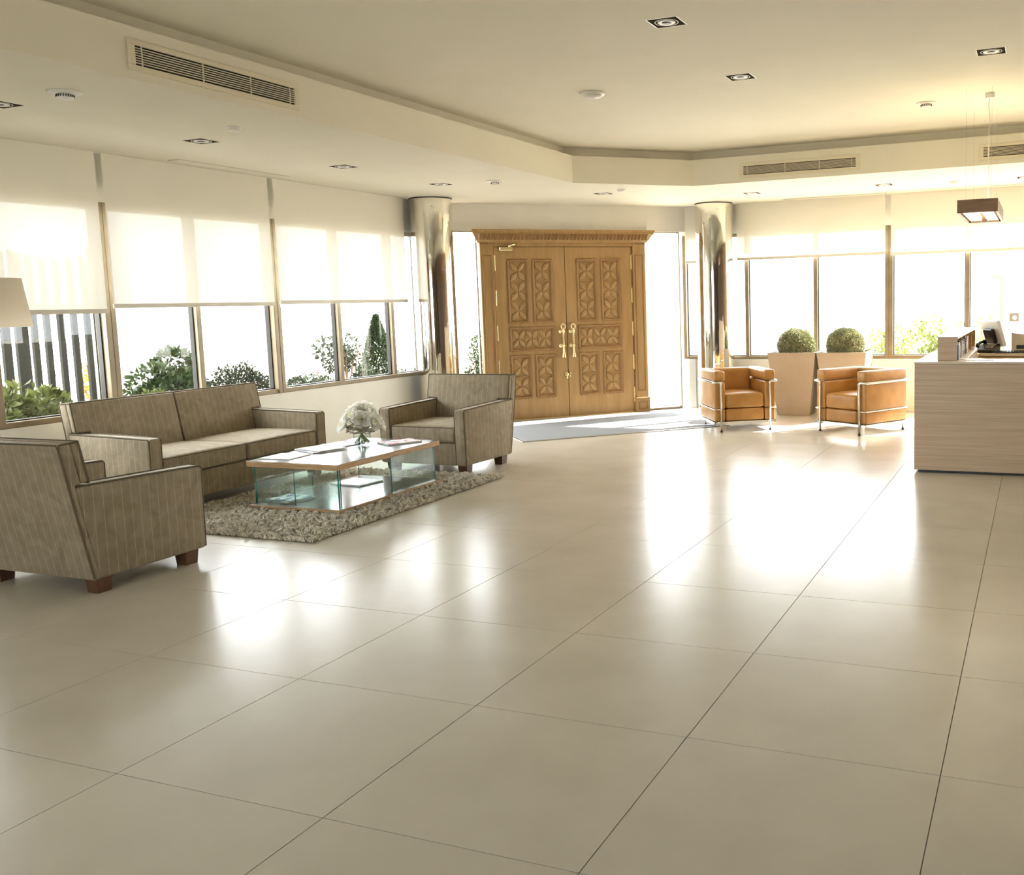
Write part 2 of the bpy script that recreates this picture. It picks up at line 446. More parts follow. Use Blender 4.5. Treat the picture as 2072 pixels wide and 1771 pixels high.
blind(BF, 0, -1.80, 0.06, 2.03, 'sunlit roller blind behind the hanging desk lamp', gR)
blind(BF, 0, .14, 1.98, 2.03, 'roller blind behind the reception desk, out of picture', gR)
blind(BF, 0, 2.06, 3.9, 2.03, 'far roller blind behind the reception desk', gR)

# steel columns --------------------------------------------------
for (x, y), lab in (((-6.83, 9.99), 'mirror polished steel column at the end of the window band'), ((-4.12, 12.62), 'mirror polished steel column beside the planters')):
    c = empty('steel_column', (x, y, 0), label=lab, cat='column', kind='structure')
    q = MB(); q.lathe([(.25, 0.0), (.25, ZC - .012)], 96, cap=False); q.build('shaft', M['column'], c, smooth=True)
    q = MB(); q.lathe([(.254, ZC - .014), (.256, ZC - .006), (.254, ZC)], 64, cap=False); q.build('top_ring', M['black'], c, smooth=True)
    q = MB(); q.lathe([(.252, 0), (.252, .02)], 64, cap=False); q.build('base_ring', M['steel'], c, smooth=True)

# outdoor ground
M['pave'] = noise_tint(mat('outdoor_paving', (.55, .52, .46), .8), (.50, .47, .42), (.60, .57, .50), 1.5)
M['soil'] = noise_tint(mat('garden_soil', (.20, .15, .10), .9), (.16, .12, .08), (.25, .19, .13), 6)
b = MB(); b.box((-60, -40, -.35), (60, 70, -.125))
tag(b.build('ground_outside', M['pave']), 'sunlit pale paving outside the windows', 'ground', kind='structure')
b = MB(); b.box((-10.6, 2.0, -.124), (-7.36, 14.5, -.02))
tag(b.build('ground_bed', M['soil']), 'planting bed along the outside of the long window band', 'ground', kind='structure')
b = MB(); b.box((-3.4, 14.6, -.124), (2.0, 17.5, -.02))
tag(b.build('ground_bed_front', M['soil']), 'planting bed outside the windows behind the desk', 'ground', kind='structure')

# light portals in the window openings guide the sky sampling, they give off no light
def portal(loc, rz, x0, x1, z0, z1):
    l = bpy.data.lights.new('window_portal', 'AREA'); l.shape = 'RECTANGLE'; l.size = x1 - x0; l.size_y = z1 - z0
    l.cycles.is_portal = True
    o = bpy.data.objects.new('window_portal', l); COL.objects.link(o)
    ca, sa = math.cos(rz), math.sin(rz); xc = (x0 + x1) / 2; yb = .16
    o.location = (loc[0] + ca * xc - sa * yb, loc[1] + sa * xc + ca * yb, (z0 + z1) / 2)
    d = Vector((sa, -ca, 0)); o.rotation_euler = d.to_track_quat('-Z', 'Y').to_euler()
portal(LWL, LWR, 3.886, 9.97, SILL, HEAD); portal(FWL, 0, -4.66, 3.94, SILL, HEAD)
portal((0, -4.02, 0), R(180), -BW1, -BW0, SILL, HEAD); portal((DO[0], DO[1], 0), R(45), -1.62, -1.16, 0, 2.47); portal((DO[0], DO[1], 0), R(45), 1.16, 1.70, 0, 2.47)

# ================================================================ carved double door
door = empty('door_1', *ent(), 'carved wooden double door with brass rope handles and cornice', 'door', kind='structure')
def rosette(w, h):
    q = MB(); a, c = w / 2, h / 2; t = .006
    q.box((-a, .008, -c), (a, .016, c))
    for p0, p1 in (((-a, -.006, -c), (-a + t, .002, c)), ((a - t, -.006, -c), (a, .002, c)), ((-a, -.006, -c), (a, .002, -c + t)), ((-a, -.006, c - t), (a, .002, c))): q.box(p0, p1)
    for sx in (-1, 1):
        for sz in (-1, 1):
            e = np.array((sx * (a - .009), sz * (c - .009))); L = np.linalg.norm(e); d = e / L; nn = np.array((-d[1], d[0]))
            V = []; m = 9
            for i in range(m):
                s_ = i / (m - 1); w_ = .26 * L * math.sin(math.pi * s_) ** .85; p = d * (.004 + s_ * (L - .004))
                hgt = .020 * math.sin(math.pi * s_) ** .6 + .001
                for o_, yy in ((-w_, .009), (-w_ * .7, -hgt * .45), (0, -hgt * .95), (w_ * .7, -hgt * .45), (w_, .009)):
                    u = p + nn * o_; V.append((u[0], yy, u[1]))
            F = [(i*5 + k, i*5 + k + 1, (i+1)*5 + k + 1, (i+1)*5 + k) for i in range(m - 1) for k in range(4)]
            q.add(V, F)
    return q.mesh('rosette', M['door'])
ROS = {}
octv = [(1,0,0),(-1,0,0),(0,1,0),(0,-1,0),(0,0,1),(0,0,-1)]; octf = [(0,2,4),(2,1,4),(1,3,4),(3,0,4),(2,0,5),(1,2,5),(3,1,5),(0,3,5)]
def moulding(x0, x1, z0, z1):
    q = MB(); prof = [(0, .0), (0, -.012), (.010, -.016), (.020, -.012), (.032, .004), (.032, .02)]   # inwards, y
    V = []
    for d, y in prof: V += [(x0 + d, y, z0 + d), (x1 - d, y, z0 + d), (x1 - d, y, z1 - d), (x0 + d, y, z1 - d)]
    F = [(i*4 + k, i*4 + (k+1) % 4, (i+1)*4 + (k+1) % 4, (i+1)*4 + k) for i in range(len(prof) - 1) for k in range(4)]
    q.add(V, F)
    r = .0085
    for (ax, az), (bx, bz) in (((x0, z0), (x1, z0)), ((x1, z0), (x1, z1)), ((x1, z1), (x0, z1)), ((x0, z1), (x0, z0))):
        L = math.hypot(bx - ax, bz - az); k = max(2, int(L / .021))
        for i in range(k):
            s_ = (i + .5) / k; q.add(np.array(octv) * (r, r, r) + np.array((ax + (bx - ax) * s_, -.008, az + (bz - az) * s_)), octf)
    return q
def rope_handle(p, sx):
    q = MB(); r = .0085
    th = np.linspace(-2.6, 2.6, 22); loop = [(.028 * math.sin(t), -.06, .165 + .012 + .040 * (1 + math.cos(t)) / 1.2) for t in th]
    q.tube(loop, r, 8)
    for k in range(3):
        ph = np.linspace(0, 5 * math.pi, 40)
        q.tube([(.006 * math.cos(a + k * 2.09), -.06 + .006 * math.sin(a + k * 2.09), .18 - .29 * i / 39) for i, a in enumerate(ph)], .0075, 6)
    for z in (.145, -.045):
        q.lathe([(.016, -.014), (.021, 0), (.016, .014)], 12, (0, -.06, z))
        q.tube([(0, -.06, z), (-.022, -.0, z)], .008, 8); q.lathe([(.0, .006), (.022, .004), (.026, -.004), (.018, -.012), (.008, -.02)], 14, (-.022, -.004, z), axis='y')
    q.lathe([(.010, -.10), (.016, -.112), (.012, -.122), (.020, -.15), (.028, -.19), (.027, -.20), (0, -.198)], 12, (0, -.06, 0))
    o = q.build('handle', M['brass'], p, auto=50); o.location = (sx, 0, 1.005); return o
for side in (-1, 1):
    x0, x1 = (-.952, -.004) if side < 0 else (.004, .953)
    lf = empty('door_leaf', (0, 0, 0), parent=door)
    q = MB()
    # leaf with recesses: stiles and rails round the panels
    if side < 0: cols = [(-.785, -.505), (-.452, -.176)]
    else: cols = [(.160, .445), (.502, .783)]
    rows = [(.285, .857), (.912, 1.225), (1.278, 2.105)]
    full = (cols[0][0], cols[1][1])
    zt = 2.262
    def bx(a, c): q.box((a[0], 0, a[1]), (c[0], .05, c[1]))
    bx((x0, .012), (full[0], zt)); bx((full[1], .012), (x1, zt))
    bx((full[0], .012), (full[1], rows[0][0])); bx((full[0], rows[0][1]), (full[1], rows[1][0])); bx((full[0], rows[1][1]), (full[1], rows[2][0])); bx((full[0], rows[2][1]), (full[1], zt))
    for rr in (rows[0], rows[2]): bx((cols[0][1], rr[0]), (cols[1][0], rr[1]))
    q.box((full[0], .032, rows[0][0]), (full[1], .05, rows[2][1]))
    q.build('slab', M['door'], lf)
    for rr, cc, nx, nz in [(rows[2], cols[0], 1, 3), (rows[2], cols[1], 1, 3), (rows[1], full, 3, 1), (rows[0], cols[0], 1, 2), (rows[0], cols[1], 1, 2)]:
        moulding(cc[0], cc[1], rr[0], rr[1]).build('panel_moulding', M['door2'], lf)
        a0, a1, c0, c1 = cc[0] + .032, cc[1] - .032, rr[0] + .032, rr[1] - .032
        w_, h_ = (a1 - a0) / nx, (c1 - c0) / nz
        key = (round(w_, 3), round(h_, 3))
        if key not in ROS: ROS[key] = rosette(w_ - .002, h_ - .002)
        for i in range(nx):
            for k in range(nz):
                o = link(bpy.data.objects.new('carved_rosette', ROS[key]), lf); o.location = (a0 + (i + .5) * w_, .014, c0 + (k + .5) * h_)
    rope_handle(lf, -.072 if side < 0 else .068)
    for z in (2.06, 1.61, 1.155, .70, .25):
        q = MB(); xx = x0 + .004 if side < 0 else x1 - .004
        q.lathe([(0, -.108), (.005, -.104), (.0075, -.094), (.0075, .094), (.005, .104), (0, .108)], 10, (xx, -.012, z)); q.box((xx - .012, -.006, z - .09), (xx + .012, .002, z + .09))
        q.build('hinge', M['brass'], lf)
# knob lock, closer
q = MB(); q.lathe([(0, .0), (.03, -.002), (.026, -.01), (.01, -.016), (.012, -.03), (.02, -.036), (0, -.042)], 14, (-.024, 0, .575), axis='y'); q.lathe([(0, .0), (.014, -.003), (.012, -.03), (0, -.034)], 10, (.018, 0, .59), axis='y')
q.box((-.05, -.03, .556), (-.034, -.02, .564)); q.lathe([(0, 0), (.02, -.002), (.016, -.016), (0, -.02)], 12, (-.022, 0, .535), axis='y'); q.lathe([(0, 0), (.016, -.002), (.012, -.02), (0, -.024)], 12, (.018, 0, .55), axis='y')
tag(q.build('lock', M['brass'], door, auto=40), 'small brass knob lock')
cl = empty('door_closer', (0, 0, 0), parent=door)
q = MB(); q.bbox((-.885, -.055, 2.215), (-.715, -.005, 2.262), .006); q.lathe([(0, 0), (.02, 0), (.02, .018), (0, .02)], 12, (-.745, -.03, 2.262)); q.build('body', M['brass'], cl)
q = MB(); q.tube([(-.745, -.03, 2.28), (-.70, -.10, 2.288), (-.64, -.02, 2.30)], .008, 6); q.build('arm', M['brass'], cl)
# frame: pilasters, plinths, lintel, cornice
for side in (-1, 1):
    a, c = (-1.14, -.962) if side < 0 else (.962, 1.142)
    q = MB(); q.bbox((a, -.035, .2), (c, .1, 2.30), .004)
    q.build('pilaster', M['door'], door)
    moulding_ = MB(); i0, i1 = a + .03, c - .03
    V = []; prof = [(0, -.036), (.004, -.046), (.012, -.044), (.018, -.037)]
    for d, y in prof: V += [(i0 + d, y, .29 + d), (i1 - d, y, .29 + d), (i1 - d, y, 2.16 - d), (i0 + d, y, 2.16 - d)]
    moulding_.add(V, [(i*4 + k, i*4 + (k+1) % 4, (i+1)*4 + (k+1) % 4, (i+1)*4 + k) for i in range(3) for k in range(4)])
    for z in np.arange(.3, 2.16, .022): moulding_.add(np.array(octv) * .0075 + np.array((i1 if side < 0 else i0, -.04, z)), octf)
    moulding_.build('pilaster_moulding', M['door2'], door)
    q = MB(); q.bbox((a - .015, -.06, .0), (c + .015, .1, .175), .004); q.bbox((a - .022, -.066, .175), (c + .022, .1, .205), .008); q.build('plinth', M['door'], door)
    q = MB(); V = []
    for d, y in ((0, -.061), (.004, -.070), (.014, -.070), (.018, -.062)): V += [(a + .025 + d, y, .04 + d), (c - .025 - d, y, .04 + d), (c - .025 - d, y, .15 - d), (a + .025 + d, y, .15 - d)]
    q.add(V, [(i*4 + k, i*4 + (k+1) % 4, (i+1)*4 + (k+1) % 4, (i+1)*4 + k) for i in range(3) for k in range(4)]); q.build('plinth_moulding', M['door2'], door)
q = MB(); q.bbox((-1.14, -.02, 2.268), (1.142, .1, 2.325), .003); q.build('lintel', M['door'], door)
co = empty('cornice', (0, 0, 0), parent=door)
q = MB()
prof = [(.1, 2.318), (-.05, 2.318), (-.055, 2.335), (-.068, 2.345), (-.082, 2.375), (-.112, 2.415), (-.125, 2.425), (-.125, 2.448), (-.135, 2.452), (-.135, 2.480), (.1, 2.480)]
V = []
for y, z in prof:
    ov = .06 + max(0, -(y + .05)) * 1.0
    V += [(-1.14 - ov + .03, y, z), (1.142 + ov - .03, y, z)]
n_ = len(prof); F = [(2*i, 2*i + 1, 2*((i+1) % n_) + 1, 2*((i+1) % n_)) for i in range(n_)] + [tuple(2*i for i in range(n_)), tuple(2*i + 1 for i in range(n_))[::-1]]
q.add(V, F); q.build('crown', M['door'], co)
q = MB(); nl = 46
for i in range(nl):
    x = -1.17 + (i + .5) * 2.34 / nl; w_ = 2.34 / nl * .46
    V = []; m = 6
    for j in range(m):
        s_ = j / (m - 1); yy = -.072 - .055 * s_; zz = 2.352 + .078 * s_; ww = w_ * (1 - .75 * (s_ - .55) ** 2 * 2)
        V += [(x - ww, yy, zz), (x - .3 * ww, yy - .013, zz - .008), (x, yy - .006, zz), (x + .3 * ww, yy - .013, zz - .008), (x + ww, yy, zz)]
    q.add(V, [(a*5 + k, a*5 + k + 1, (a+1)*5 + k + 1, (a+1)*5 + k) for a in range(m - 1) for k in range(4)])
q.build('carved_leaf_band', M['door2'], co)
q = MB(); q.box((-.97, .055, 0), (.97, .1, 2.30)); q.build('leak_block', M['door2'], door)  # unseen board added to block light leaking through the door gaps
q = MB(); q.box((-.96, -.02, 0), (.96, .1, .012)); q.build('threshold', M['brass'], door)

# ================================================================ striped seating
def _velvet():
    m = mat('striped_velvet', (.2, .165, .11), .8, spec=.25); bs = bsdf(m)
    bs.inputs['Sheen Weight'].default_value = .3; bs.inputs['Sheen Roughness'].default_value = .45; bs.inputs['Sheen Tint'].default_value = (.85, .8, .68, 1)
    tc = nd(m, 'ShaderNodeTexCoord'); sp = nd(m, 'ShaderNodeSeparateXYZ'); sn = nd(m, 'ShaderNodeSeparateXYZ')
    lk(m, tc.outputs['Object'], sp.inputs[0]); lk(m, tc.outputs['Normal'], sn.inputs[0])
    ab = nd(m, 'ShaderNodeMath', operation='ABSOLUTE'); lk(m, sn.outputs[0], ab.inputs[0])
    gt = nd(m, 'ShaderNodeMath', operation='GREATER_THAN'); gt.inputs[1].default_value = .7; lk(m, ab.outputs[0], gt.inputs[0])
    mx = nd(m, 'ShaderNodeMix'); lk(m, gt.outputs[0], mx.inputs[0]); lk(m, sp.outputs[0], mx.inputs[2]); lk(m, sp.outputs[1], mx.inputs[3])
    dv = nd(m, 'ShaderNodeMath', operation='DIVIDE'); dv.inputs[1].default_value = .058; lk(m, mx.outputs[0], dv.inputs[0])
    wob = nd(m, 'ShaderNodeTexNoise'); wob.inputs['Scale'].default_value = 5.0; lk(m, tc.outputs['Object'], wob.inputs['Vector'])
    wm = nd(m, 'ShaderNodeMath', operation='MULTIPLY'); wm.inputs[1].default_value = .10; lk(m, wob.outputs[0], wm.inputs[0])
    ad = nd(m, 'ShaderNodeMath', operation='ADD'); lk(m, dv.outputs[0], ad.inputs[0]); lk(m, wm.outputs[0], ad.inputs[1])
    fr = nd(m, 'ShaderNodeMath', operation='FRACT'); lk(m, ad.outputs[0], fr.inputs[0])
    lt = nd(m, 'ShaderNodeMath', operation='LESS_THAN'); lt.inputs[1].default_value = .055; lk(m, fr.outputs[0], lt.inputs[0])
    n2 = nd(m, 'ShaderNodeTexNoise'); n2.inputs['Scale'].default_value = 9.0; n2.inputs['Detail'].default_value = 5; n2.inputs['Distortion'].default_value = 1.2; lk(m, tc.outputs['Object'], n2.inputs['Vector'])
    rp = nd(m, 'ShaderNodeValToRGB'); rp.color_ramp.elements[0].position = .34; rp.color_ramp.elements[0].color = (.25, .20, .133, 1)
    rp.color_ramp.elements[1].position = .68; rp.color_ramp.elements[1].color = (.335, .277, .195, 1); lk(m, n2.outputs[0], rp.inputs[0])
    m2 = nd(m, 'ShaderNodeMix', data_type='RGBA'); m2.inputs[7].default_value = (.52, .46, .33, 1)
    mf = nd(m, 'ShaderNodeMath', operation='MULTIPLY'); mf.inputs[1].default_value = .7; lk(m, lt.outputs[0], mf.inputs[0])
    lk(m, mf.outputs[0], m2.inputs[0]); lk(m, rp.outputs[0], m2.inputs[6]); lk(m, m2.outputs[2], bs.inputs['Base Color'])
    bp = nd(m, 'ShaderNodeBump'); bp.inputs['Strength'].default_value = .12; bp.inputs['Distance'].default_value = .006; lk(m, n2.outputs[0], bp.inputs['Height']); lk(m, bp.outputs[0], bs.inputs['Normal'])
    return m
M['velvet'] = _velvet()
M['piping'] = mat('dark_piping', (.12, .095, .055), .8)
M['foot'] = noise_tint(mat('walnut_foot', (.10, .045, .02), .4), (.08, .035, .016), (.14, .065, .03), 9, (1, 1, .3))

def round_prism(poly, x0, x1, bev=.018, seg=3):
    """extrude a (y,z) polygon along x with rounded edges, returned as MB"""
    bm = bmesh.new()
    a = [bm.verts.new((x0, y, z)) for y, z in poly]; c = [bm.verts.new((x1, y, z)) for y, z in poly]
    bm.faces.new(a[::-1]); bm.faces.new(c)
    for i in range(len(poly)):
        j = (i + 1) % len(poly); bm.faces.new((a[i], a[j], c[j], c[i]))
    bmesh.ops.recalc_face_normals(bm, faces=bm.faces)
    bmesh.ops.bevel(bm, geom=list(bm.edges), offset=bev, segments=seg, profile=.5, affect='EDGES')
    q = MB(); bm.verts.index_update()
    q.add([v.co[:] for v in bm.verts], [[v.index for v in f.verts] for f in bm.faces]); bm.free(); return q
def make_seat(name, w, n, loc, rz, label, cat, group, foot_h=.085):
    t = empty(name, loc, rz, label, cat, group)
    h = w / 2; ta = .115
    ya, yb, yt = -.38, .38, .525
    def rear(z): return yb + (z - .085) / .76 * (yt - yb)
    # arms
    for s_ in (-1, 1):
        pa = [(ya, foot_h), (ya - .006, .592), (rear(.61) - .03, .612), (rear(foot_h) - .03, foot_h)]
        xa, xb = (s_ * h, s_ * (h - ta)) if s_ < 0 else (h - ta, h)
        arm = round_prism(pa, min(xa, xb), max(xa, xb), .02).build('arm', M['velvet'], t, auto=40)
        for xx in (xa, xb) if s_ < 0 else (xb, xa):
            e = .006 * (1 if xx > (xa + xb) / 2 else -1)
            q = MB(); q.tube([(ya + .006, 0, foot_h + .01), (ya - .001, 0, .575), (ya + .012, 0, .590), (0, 0, .602), (rear(.61) - .05, 0, .609)], .0058, 6)
            for k in range(len(q.v)): q.v[k][:, [0, 1]] = q.v[k][:, [1, 0]]; q.v[k][:, 0] += xx - e
            q.build('piping', M['piping'], arm)
    # back shell and its padded front
    ps = [(yb, foot_h), (yt, .845), (yt - .075, .848), (rear(.617) - .075, .617), (rear(.617) - .04, .617), (yb - .04, foot_h)]
    shell = round_prism(ps, -h + .001, h - .001, .012).build('back', M['velvet'], t, auto=40)
    for s_ in (-1, 1):
        q = MB(); q.tube([(s_ * (h - .004), y, z) for y, z in [(yb - .001, foot_h + .01), (rear(.46), .46), (yt - .004, .835), (yt - .02, .843), (yt - .105, .846)]], .0058, 6); q.build('piping', M['piping'], shell)
    q = MB(); q.tube([(-h + .01, yt - .003, .842), (h - .01, yt - .003, .842)], .005, 6); q.build('piping', M['piping'], shell)
    cw = (w - 2 * ta) / n
    sl_ = math.atan2(yt - yb, .76)
    hi = h - ta - .002; v0, v1, v2 = .33, .622, .85
    if n == 1: polys = [[(-hi, v0), (hi, v0), (hi, v1), (h - .002, v1), (h - .002, v2), (-h + .002, v2), (-h + .002, v1), (-hi, v1)]]
    else: polys = [[(-hi, v0), (-.002, v0), (-.002, v2), (-h + .002, v2), (-h + .002, v1), (-hi, v1)], [(.002, v0), (hi, v0), (hi, v1), (h - .002, v1), (h - .002, v2), (.002, v2)]]
    for po in polys:
        q = round_prism([(x, z) for x, z in po], -.055, 0, .016, 3)
        for k in range(len(q.v)):
            v = q.v[k]; y_ = v[:, 0].copy(); x_ = v[:, 1].copy(); z_ = v[:, 2].copy()
            bul = -.014 * np.clip(1 - (x_ / h) ** 2, 0, 1) * (y_ < -.05)
            q.v[k] = np.stack([x_, rear(z_) - .072 + y_ + bul, z_], 1)
        pad = q.build('back_cushion', M['velvet'], t, auto=50)
        pp = [(x, rear(z) - .072 - .049, z) for x, z in po]
        i0 = [p for p in pp if p[2] > v0 + .01]
        for a_, c_ in zip(pp, pp[1:] + pp[:1]):
            if a_[2] < v0 + .01 and c_[2] < v0 + .01: continue
            if abs(a_[0]) < .01 and abs(c_[0]) < .01: continue
            q = MB(); q.tube([a_, c_], .0055, 6); q.build('piping', M['piping'], pad)
    if n > 1:
        q = MB(); q.tube([(0, rear(z) - .122, z) for z in (.45, .55, .65, .75, .845)], .006, 6); q.build('centre_seam', M['piping'], t)
    # seat cushions
    for k in range(n):
        xc = -h + ta + cw * (k + .5)
        q = MB(); q.rbox((cw / 2 - .003, .345, .073), .028, (xc, -.035, .362), (8, 8, 2), crown=.022)
        cu = q.build('seat_cushion', M['velvet'], t, smooth=True)
        for z in (.428, .298):
            q = MB(); xx, y0, y1 = cw / 2 - .009, -.374, .30
            q.tube([(xc - xx, y1, z), (xc - xx, y0 + .02, z), (xc - xx + .02, y0, z), (xc + xx - .02, y0, z), (xc + xx, y0 + .02, z), (xc + xx, y1, z)], .0052, 6); q.build('piping', M['piping'], cu)
    q = MB(); q.bbox((-h + ta - .004, -.362, foot_h), (h - ta + .004, .37, .292), .008); q.build('base', M['velvet'], t)
    for sx in (-1, 1):
        for y in (-.29, .30):
            q = MB(); a, c = .048, .040; x_ = sx * (h - .075)
            q.add([(x_ - c, y - c, 0), (x_ + c, y - c, 0), (x_ + c, y + c, 0), (x_ - c, y + c, 0), (x_ - a, y - a, foot_h + .004), (x_ + a, y - a, foot_h + .004), (x_ + a, y + a, foot_h + .004), (x_ - a, y + a, foot_h + .004)],
                  [(3,2,1,0),(4,5,6,7),(0,1,5,4),(1,2,6,5),(2,3,7,6),(3,0,4,7)]); q.build('leg', M['foot'], t)
    return t
gA = 'striped velvet armchairs round the coffee table'
# chair nearest the viewer turns its back; its front looks towards +y
make_seat('armchair', .93, 1, (-5.172, 3.968, 0), R(180), 'olive pinstriped velvet armchair seen from behind, nearest the viewer', 'armchair', gA)
make_seat('armchair', .935, 1, (-5.195, 7.677, .0), R(-1.5), 'olive pinstriped velvet armchair facing the viewer beyond the coffee table', 'armchair', gA)
make_seat('sofa', 1.885, 2, (-6.44, 6.08, 0), R(90), 'olive pinstriped velvet two-seat sofa under the window band', 'sofa', None)

# ================================================================ shag rug
RX0, RX1, RY0, RY1 = -6.05, -4.35, 4.85, 7.31
M['rug'] = mat('rug_backing', (.22, .19, .14), .95)
M['pile'] = mat('shag_pile', (.40, .34, .25), .85, spec=.2)
def _pile():
    m = M['pile']; tc = nd(m, 'ShaderNodeTexCoord'); no = nd(m, 'ShaderNodeTexNoise'); no.inputs['Scale'].default_value = 60; no.inputs['Detail'].default_value = 2
    rp = nd(m, 'ShaderNodeValToRGB'); rp.color_ramp.elements[0].position = .3; rp.color_ramp.elements[0].color = (.60, .55, .45, 1); rp.color_ramp.elements[1].position = .7; rp.color_ramp.elements[1].color = (.92, .88, .79, 1)
    lk(m, tc.outputs['Object'], no.inputs['Vector']); lk(m, no.outputs[0], rp.inputs[0]); lk(m, rp.outputs[0], bsdf(m).inputs['Base Color'])
_pile()
def rug_shape(x, y):
    return (x > RX0) & (x < RX1) & (y > RY0) & (y < RY1)
rug = MB(); rug.bbox((RX0 + .035, RY0 + .035, 0.0005), (RX1 - .035, RY1 - .035, .009), .003)
rug = rug.build('rug', M['rug']); tag(rug, 'beige shag pile rug under the coffee table', 'rug')
N = 60000
bx_ = rng.uniform(RX0 + .015, RX1 - .015, N); by_ = rng.uniform(RY0 + .015, RY1 - .015, N)
keep = ~((bx_ > -5.555) & (bx_ < -4.74) & (by_ > 5.59) & (by_ < 6.84))
bx_, by_ = bx_[keep], by_[keep]; N = len(bx_)
cell = np.stack([np.floor(bx_ / .036), np.floor(by_ / .036)], 1)       # strands gather into tufts
hs = np.sin(cell[:, 0] * 127.1 + cell[:, 1] * 311.7) * 43758.5; hs -= np.floor(hs); ht = np.sin(cell[:, 0] * 269.5 + cell[:, 1] * 183.3) * 43758.5; ht -= np.floor(ht)
cc = (cell + .5) * .036
tl_ = np.stack([np.cos(hs * 6.283), np.sin(hs * 6.283)], 1) * (.012 + .022 * ht)[:, None]
lean = (cc - np.stack([bx_, by_], 1)) * .75 + tl_ + rng.normal(0, .007, (N, 2)); ln = (.022 + .024 * ht) * rng.uniform(.8, 1.1, N)
out_ = np.minimum.reduce([bx_ - RX0, RX1 - bx_, by_ - RY0, RY1 - by_]) < .05
ln = np.where(out_, ln * .85, ln)
an = rng.uniform(0, np.pi, N); wv = np.stack([np.cos(an), np.sin(an)], 1) * rng.uniform(.0028, .0050, N)[:, None]
B0 = np.stack([bx_, by_], 1)
z0 = np.full(N, .008)
V = np.zeros((N, 5, 3))
V[:, 0, :2] = B0 - wv; V[:, 1, :2] = B0 + wv; V[:, 0, 2] = V[:, 1, 2] = z0
V[:, 2, :2] = B0 + lean * .45 + wv * .9; V[:, 3, :2] = B0 + lean * .45 - wv * .9; V[:, 2, 2] = V[:, 3, 2] = z0 + ln * .65
V[:, 4, :2] = B0 + lean * 1.25; V[:, 4, 2] = z0 + ln * .9
i5 = np.arange(N)[:, None] * 5
F = np.concatenate([i5 + np.array([0, 1, 2]), i5 + np.array([0, 2, 3]), i5 + np.array([3, 2, 4])])
tag(fast_mesh('pile', V.reshape(-1, 3), F, M['pile'], rug), kind='stuff')

# ================================================================ coffee table
TX0, TX1, TY0, TY1 = -5.575, -4.72, 5.57, 6.86
tb = empty('coffee_table', ((TX0 + TX1) / 2, (TY0 + TY1) / 2, 0), label='low coffee table with glass sides and oak edged top', cat='table')
tw, tl = (TX1 - TX0) / 2, (TY1 - TY0) / 2
M['oak'] = noise_tint(mat('oak_edge', (.48, .31, .16), .45), (.42, .26, .12), (.56, .38, .21), 7, (1, 1, 14), 5)
M['oakx'] = noise_tint(mat('oak_edge_end', (.46, .30, .15), .45), (.36, .21, .09), (.56, .38, .21), 9, (9, 9, .6), 5)
M['lam'] = noise_tint(mat('glossy_laminate', (.20, .195, .195), .16, spec=.65), (.19, .185, .185), (.21, .205, .205), 3)
M['tglass'] = thin_glass('table_glass', (.90, .95, .93)); M['tedge'] = mat('glass_edge', (.01, .20, .17), .1, spec=.8)
for nm, z0, z1 in (('table_top', .343, .386), ('lower_shelf', .030, .052)):
    q = MB(); q.bbox((-tw, -tl, z0), (tw, tl, z1 - .002), .002); s_ = q.build(nm, M['oak'], tb)
    q = MB(); q.bbox((-tw + .003, -tl + .003, z1 - .004), (tw - .003, tl - .003, z1), .001); q.build('laminate', M['lam'], s_)
def tpanel(a, c):
    """glass sheet between floor corners a and c, green cut edges"""
    a = np.array(a); c = np.array(c); d = (c - a) / np.linalg.norm(c - a); nn = np.array((-d[1], d[0])) * .005; z0, z1 = .0525, .3425
    P = [a - nn, c - nn, c + nn, a + nn]; q = MB(); V = [(*p, z0) for p in P] + [(*p, z1) for p in P]
    q.add(V, [(0, 1, 5, 4), (2, 3, 7, 6)], 0); 
    q.add(V, [(1, 2, 6, 5), (3, 0, 4, 7)], 1); q.build('glass_panel', [M['tglass'], M['tedge']], tb)
ix, iy = tw - .03, tl - .045
tpanel((-ix, -iy), (ix - .01, -iy)); tpanel((-ix, iy), (ix - .01, iy)); tpanel((ix, -iy - .005), (ix, -iy + .012)); tpanel((ix, -.02 + .03), (ix, iy)); tpanel((-ix, -iy + .01), (-ix, .02)); tpanel((-.03, -iy + .012), (-.03, -.1))

# magazines
def magmat(name, cols, scale, seed):
    m = mat(name, cols[0], .5); tc = nd(m, 'ShaderNodeTexCoord'); mp = nd(m, 'ShaderNodeMapping'); mp.inputs['Location'].default_value = (seed, seed * .7, 0)
    vo = nd(m, 'ShaderNodeTexVoronoi'); vo.inputs['Scale'].default_value = scale; rp = nd(m, 'ShaderNodeValToRGB'); rp.color_ramp.interpolation = 'CONSTANT'
    sx = nd(m, 'ShaderNodeSeparateColor')
    e = rp.color_ramp.elements; e[0].color = (*cols[0], 1); e[1].position = .38; e[1].color = (*cols[1], 1)
    for k, c in enumerate(cols[2:]): x = e.new(.56 + .16 * k); x.color = (*c, 1)
    lk(m, tc.outputs['Object'], mp.inputs[0]); lk(m, mp.outputs[0], vo.inputs['Vector']); lk(m, vo.outputs['Color'], sx.inputs[0]); lk(m, sx.outputs[0], rp.inputs[0]); lk(m, rp.outputs[0], bsdf(m).inputs['Base Color']); return m
M['paper'] = mat('paper', (.82, .81, .78), .5)
M['spine'] = mat('dark_back_cover', (.05, .05, .06), .4)
